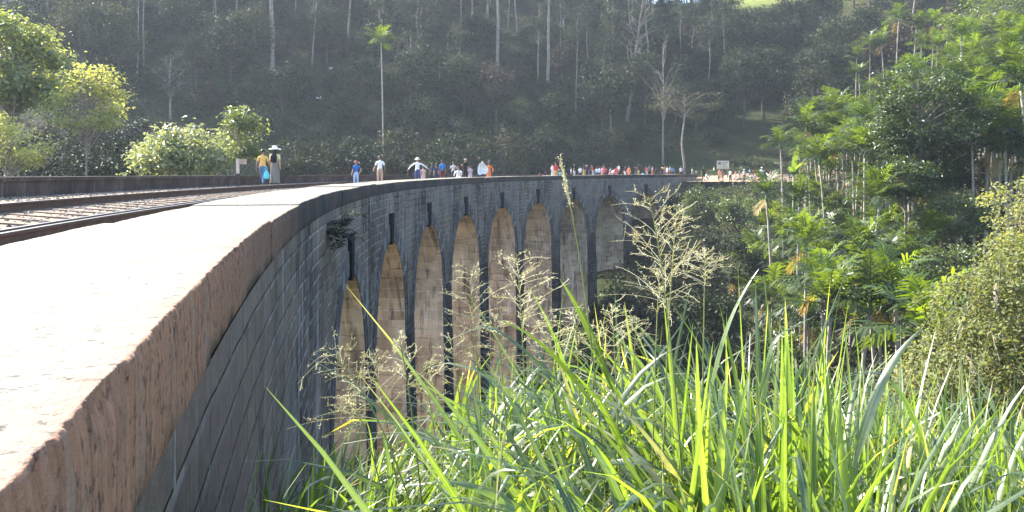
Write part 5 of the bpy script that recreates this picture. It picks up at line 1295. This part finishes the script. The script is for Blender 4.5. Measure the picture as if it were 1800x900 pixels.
        if p.get('pack'):
            c = J['chest'][0]; b = MB(); P = [(.001, -.13), (.07, -.125), (.082, -.08), (.08, .03), (.06, .08), (.001, .09)]
            b.lathe(P, 12, 0, c + np.array([0, -.095, -.01]), 1, .62)
            for sx in (-1, 1): b.tube([c + np.array([sx * .06, -.06, .07]), c + np.array([sx * .065, 0, .09]), c + np.array([sx * .065, .06, .05]), c + np.array([sx * .06, .05, -.06])], .010, 5)
            b.obj('backpack', cloth(BLACK), root, True)
build_people()

# turquoise cloth bag swinging between the walking couple
x, y, z = ray(468.5, 303.5, solve_off(468.5, 5.5)[1] - .15)
o = thing('cloth_bag', 'turquoise cloth bag hanging between the walking couple', 'bag', (x, y, z))
b = MB(); b.lathe([(.001, -.26), (.09, -.24), (.12, -.14), (.085, 0), (.04, .08), (.03, .1)], 14, 0, (0, 0, 0), 1, .45, .06); b.obj('pouch', cloth((.10, .58, .66)), o, True)
b = MB(); a = np.linspace(0, np.pi, 9); b.tube(np.stack([np.cos(a) * .035, 0 * a, .08 + np.sin(a) * .16], 1), .012, 6); b.obj('strap', cloth((.10, .52, .60)), o, True)
# white cloth blown out beside the orange robed person
X, Y, s_ = solve_off(849, 2.0); zc = EYE + (300 - 296) / FPX * Y
o = tag(link('billowing_cloth', None), 'white cloth billowing out beside the orange robed person', 'cloth'); o.location = (X, Y, zc)
b = MB(); n = 16; u, v = np.meshgrid(np.linspace(-1, 1, n), np.linspace(-1, 1, n))
rr_ = np.clip(1 - .35 * np.maximum(np.abs(u) + np.abs(v) - 1, 0) ** 1.2, 0, 1)
V = np.stack([u * .40 * rr_ * (1 - .25 * v) - .08 * v * v, .10 * np.sin(u * 9 + v * 2) + .06 * np.sin(v * 7 + u) + .30 * (1 - u * u) * (1 - v * v), v * .50 * rr_ + .07 * np.sin(u * 5 + 1)], -1)
i = np.arange(n - 1)[:, None] * n; j = np.arange(n - 1)[None]
q = np.stack([i + j, i + j + 1, i + n + j + 1, i + n + j], -1).reshape(-1, 4)
b.add(V, q); b.add(V + np.array([0, .015, 0]), q[:, ::-1]); b.obj('drape', cloth((.82, .82, .80)), o, True)

# sign board on the path, trackside sign, litter
x, y, z = ray(1271, 289.5, 99.5); g = max(T1(x, y), -.95)
o = thing('notice_board', 'white notice board on two posts standing over the path crowd', 'sign', (x, y, g), .08)
h = z - g; b = MB(); b.box(-.74, .74, -.02, .02, h - .47, h + .47); b.obj('board', plain('cream_enamel', (.74, .70, .54), .5, .06, 3), o)
b = MB()
b.box(-.66, -.26, -.032, -.021, h - .02, h + .36); b.box(-.18, .64, -.032, -.021, h + .27, h + .35)
for k in range(3): b.box(-.18, .60 - .1 * k, -.032, -.021, h + .14 - .09 * k, h + .18 - .09 * k)
for k in range(3): b.box(-.64, .62 - .07 * (k % 2), -.032, -.021, h - .17 - .10 * k, h - .13 - .10 * k)
b.obj('faded_print', plain('faded_print_ink', (.16, .17, .20), .7, .3, 9), o)
b = MB(); b.box(-.79, .79, -.03, .03, h + .47, h + .52); b.box(-.79, .79, -.03, .03, h - .52, h - .47); b.box(-.79, -.74, -.03, .03, h - .47, h + .47); b.box(.74, .79, -.03, .03, h - .47, h + .47); b.obj('frame', plain('grey_steel', (.25, .25, .26), .5, .2, 4), o)
for sx in (-.6, .6):
    b = MB(); b.box(sx - .04, sx + .04, .031, .11, -.6, h + .45); b.obj('post', M['hut_wood'], o)

X, Y, s_ = solve_off(418, 6.25); zz = deckz(6.25, s_)
o = thing('trackside_sign', 'short trackside post with a small tan board on its side, left of the couple', 'sign', (X, Y, zz))
ztop = EYE + (300 - 279) / FPX * Y - zz; pm = plain('weathered_cream_paint', (.55, .45, .36), .8, .25, 6)
b = MB(); b.box(-.07, .07, -.05, .05, -.2, ztop * .42); b.obj('footing', M['bark_dark'], o)
b = MB(); b.box(-.055, .055, -.04, .04, ztop * .42, ztop); b.obj('post', pm, o)
b = MB(); b.box(.055, .36, -.055, -.025, ztop - .22, ztop - .01); b.obj('board', plain('tan_board', (.42, .30, .22), .8, .3, 9), o)
for px, py, lab in [(478, 160, 'scrap of white litter at the foot of the thick pinkish trunk'), (560, 177, 'white strip of litter on the dark slope above the child in blue'), (580, 125, 'small white litter scrap high on the dark slope')]:
    x, y, z = on_ray(px, py, 0, 95); b = MB(); rg = np.random.default_rng(px); n = 5; u, v = np.meshgrid(np.linspace(-.35, .35, n), np.linspace(-.2, .2, n))
    V = np.stack([u, v, .45 + .1 * rg.normal(size=u.shape) + v * .6], -1); i = np.arange(n - 1)[:, None] * n; j = np.arange(n - 1)[None]; q = np.stack([i + j, i + j + 1, i + n + j + 1, i + n + j], -1).reshape(-1, 4)
    b.add(V, q); b.add(V - np.array([0, 0, .01]), q[:, ::-1]); o = tag(b.obj('litter_scrap', cloth((.75, .75, .75))), lab, 'litter'); o.location = (x, y, z)

# ------------------------------------------------------------------ air, light, camera
SUN_AZ, SUN_EL = -55.0, 36.0          # degrees left of straight ahead, and above the horizon
m, nt, N, L = new_mat('hazy_air')
pv = N.new('ShaderNodeVolumePrincipled'); pv.inputs['Color'].default_value = (.78, .88, 1, 1); pv.inputs['Density'].default_value = HAZE = 0.00036; pv.inputs['Anisotropy'].default_value = 0.2; pv.inputs['Density Attribute'].default_value = ''; m.cycles.homogeneous_volume = True
oo_ = N.new('ShaderNodeOutputMaterial'); L.new(pv.outputs[0], oo_.inputs['Volume'])
b = MB(); b.box(-250, 250, -60, 300, -34, 95); tag(b.obj('haze', m), kind='stuff')

w = bpy.data.worlds.new('World'); scene.world = w; w.use_nodes = True
nt = w.node_tree; nt.nodes.clear()
sky = nt.nodes.new('ShaderNodeTexSky'); sky.sky_type = 'NISHITA'; sky.sun_disc = False
sky.sun_elevation = R_(SUN_EL); sky.sun_rotation = R_(SUN_AZ % 360); sky.altitude = 900; sky.air_density = 1.0; sky.dust_density = 1.5
bg = nt.nodes.new('ShaderNodeBackground'); bg.inputs[1].default_value = 0.15
wo = nt.nodes.new('ShaderNodeOutputWorld'); nt.links.new(sky.outputs[0], bg.inputs[0]); nt.links.new(bg.outputs[0], wo.inputs[0])
sun = bpy.data.lights.new('sun', 'SUN'); sun.energy = 5.0; sun.angle = R_(0.5); sun.color = (1, .93, .82)
so = link('sun', sun); a, e = R_(SUN_AZ), R_(SUN_EL)
dv = Vector((math.sin(a) * math.cos(e), math.cos(a) * math.cos(e), math.sin(e)))
so.rotation_euler = dv.to_track_quat('Z', 'Y').to_euler()

cam = bpy.data.cameras.new('camera'); co = link('camera', cam); co.location = (0, 0, EYE); co.rotation_euler = (math.pi / 2, 0, 0)
cam.sensor_width = 36; cam.lens = FPX / 1800 * 36; cam.shift_y = -150 / 1800; cam.clip_start = .05; cam.clip_end = 2000
scene.camera = co
vs = scene.view_settings; vs.view_transform = 'Standard'; vs.look = 'None'; vs.exposure = 2.05; vs.gamma = 1; vs.use_curve_mapping = False
scene.cycles.max_bounces = 7; scene.cycles.diffuse_bounces = 3; scene.cycles.transmission_bounces = 4; scene.cycles.volume_bounces = 0; scene.cycles.transparent_max_bounces = 4
scene.cycles.use_denoising = True; scene.cycles.use_adaptive_sampling = False
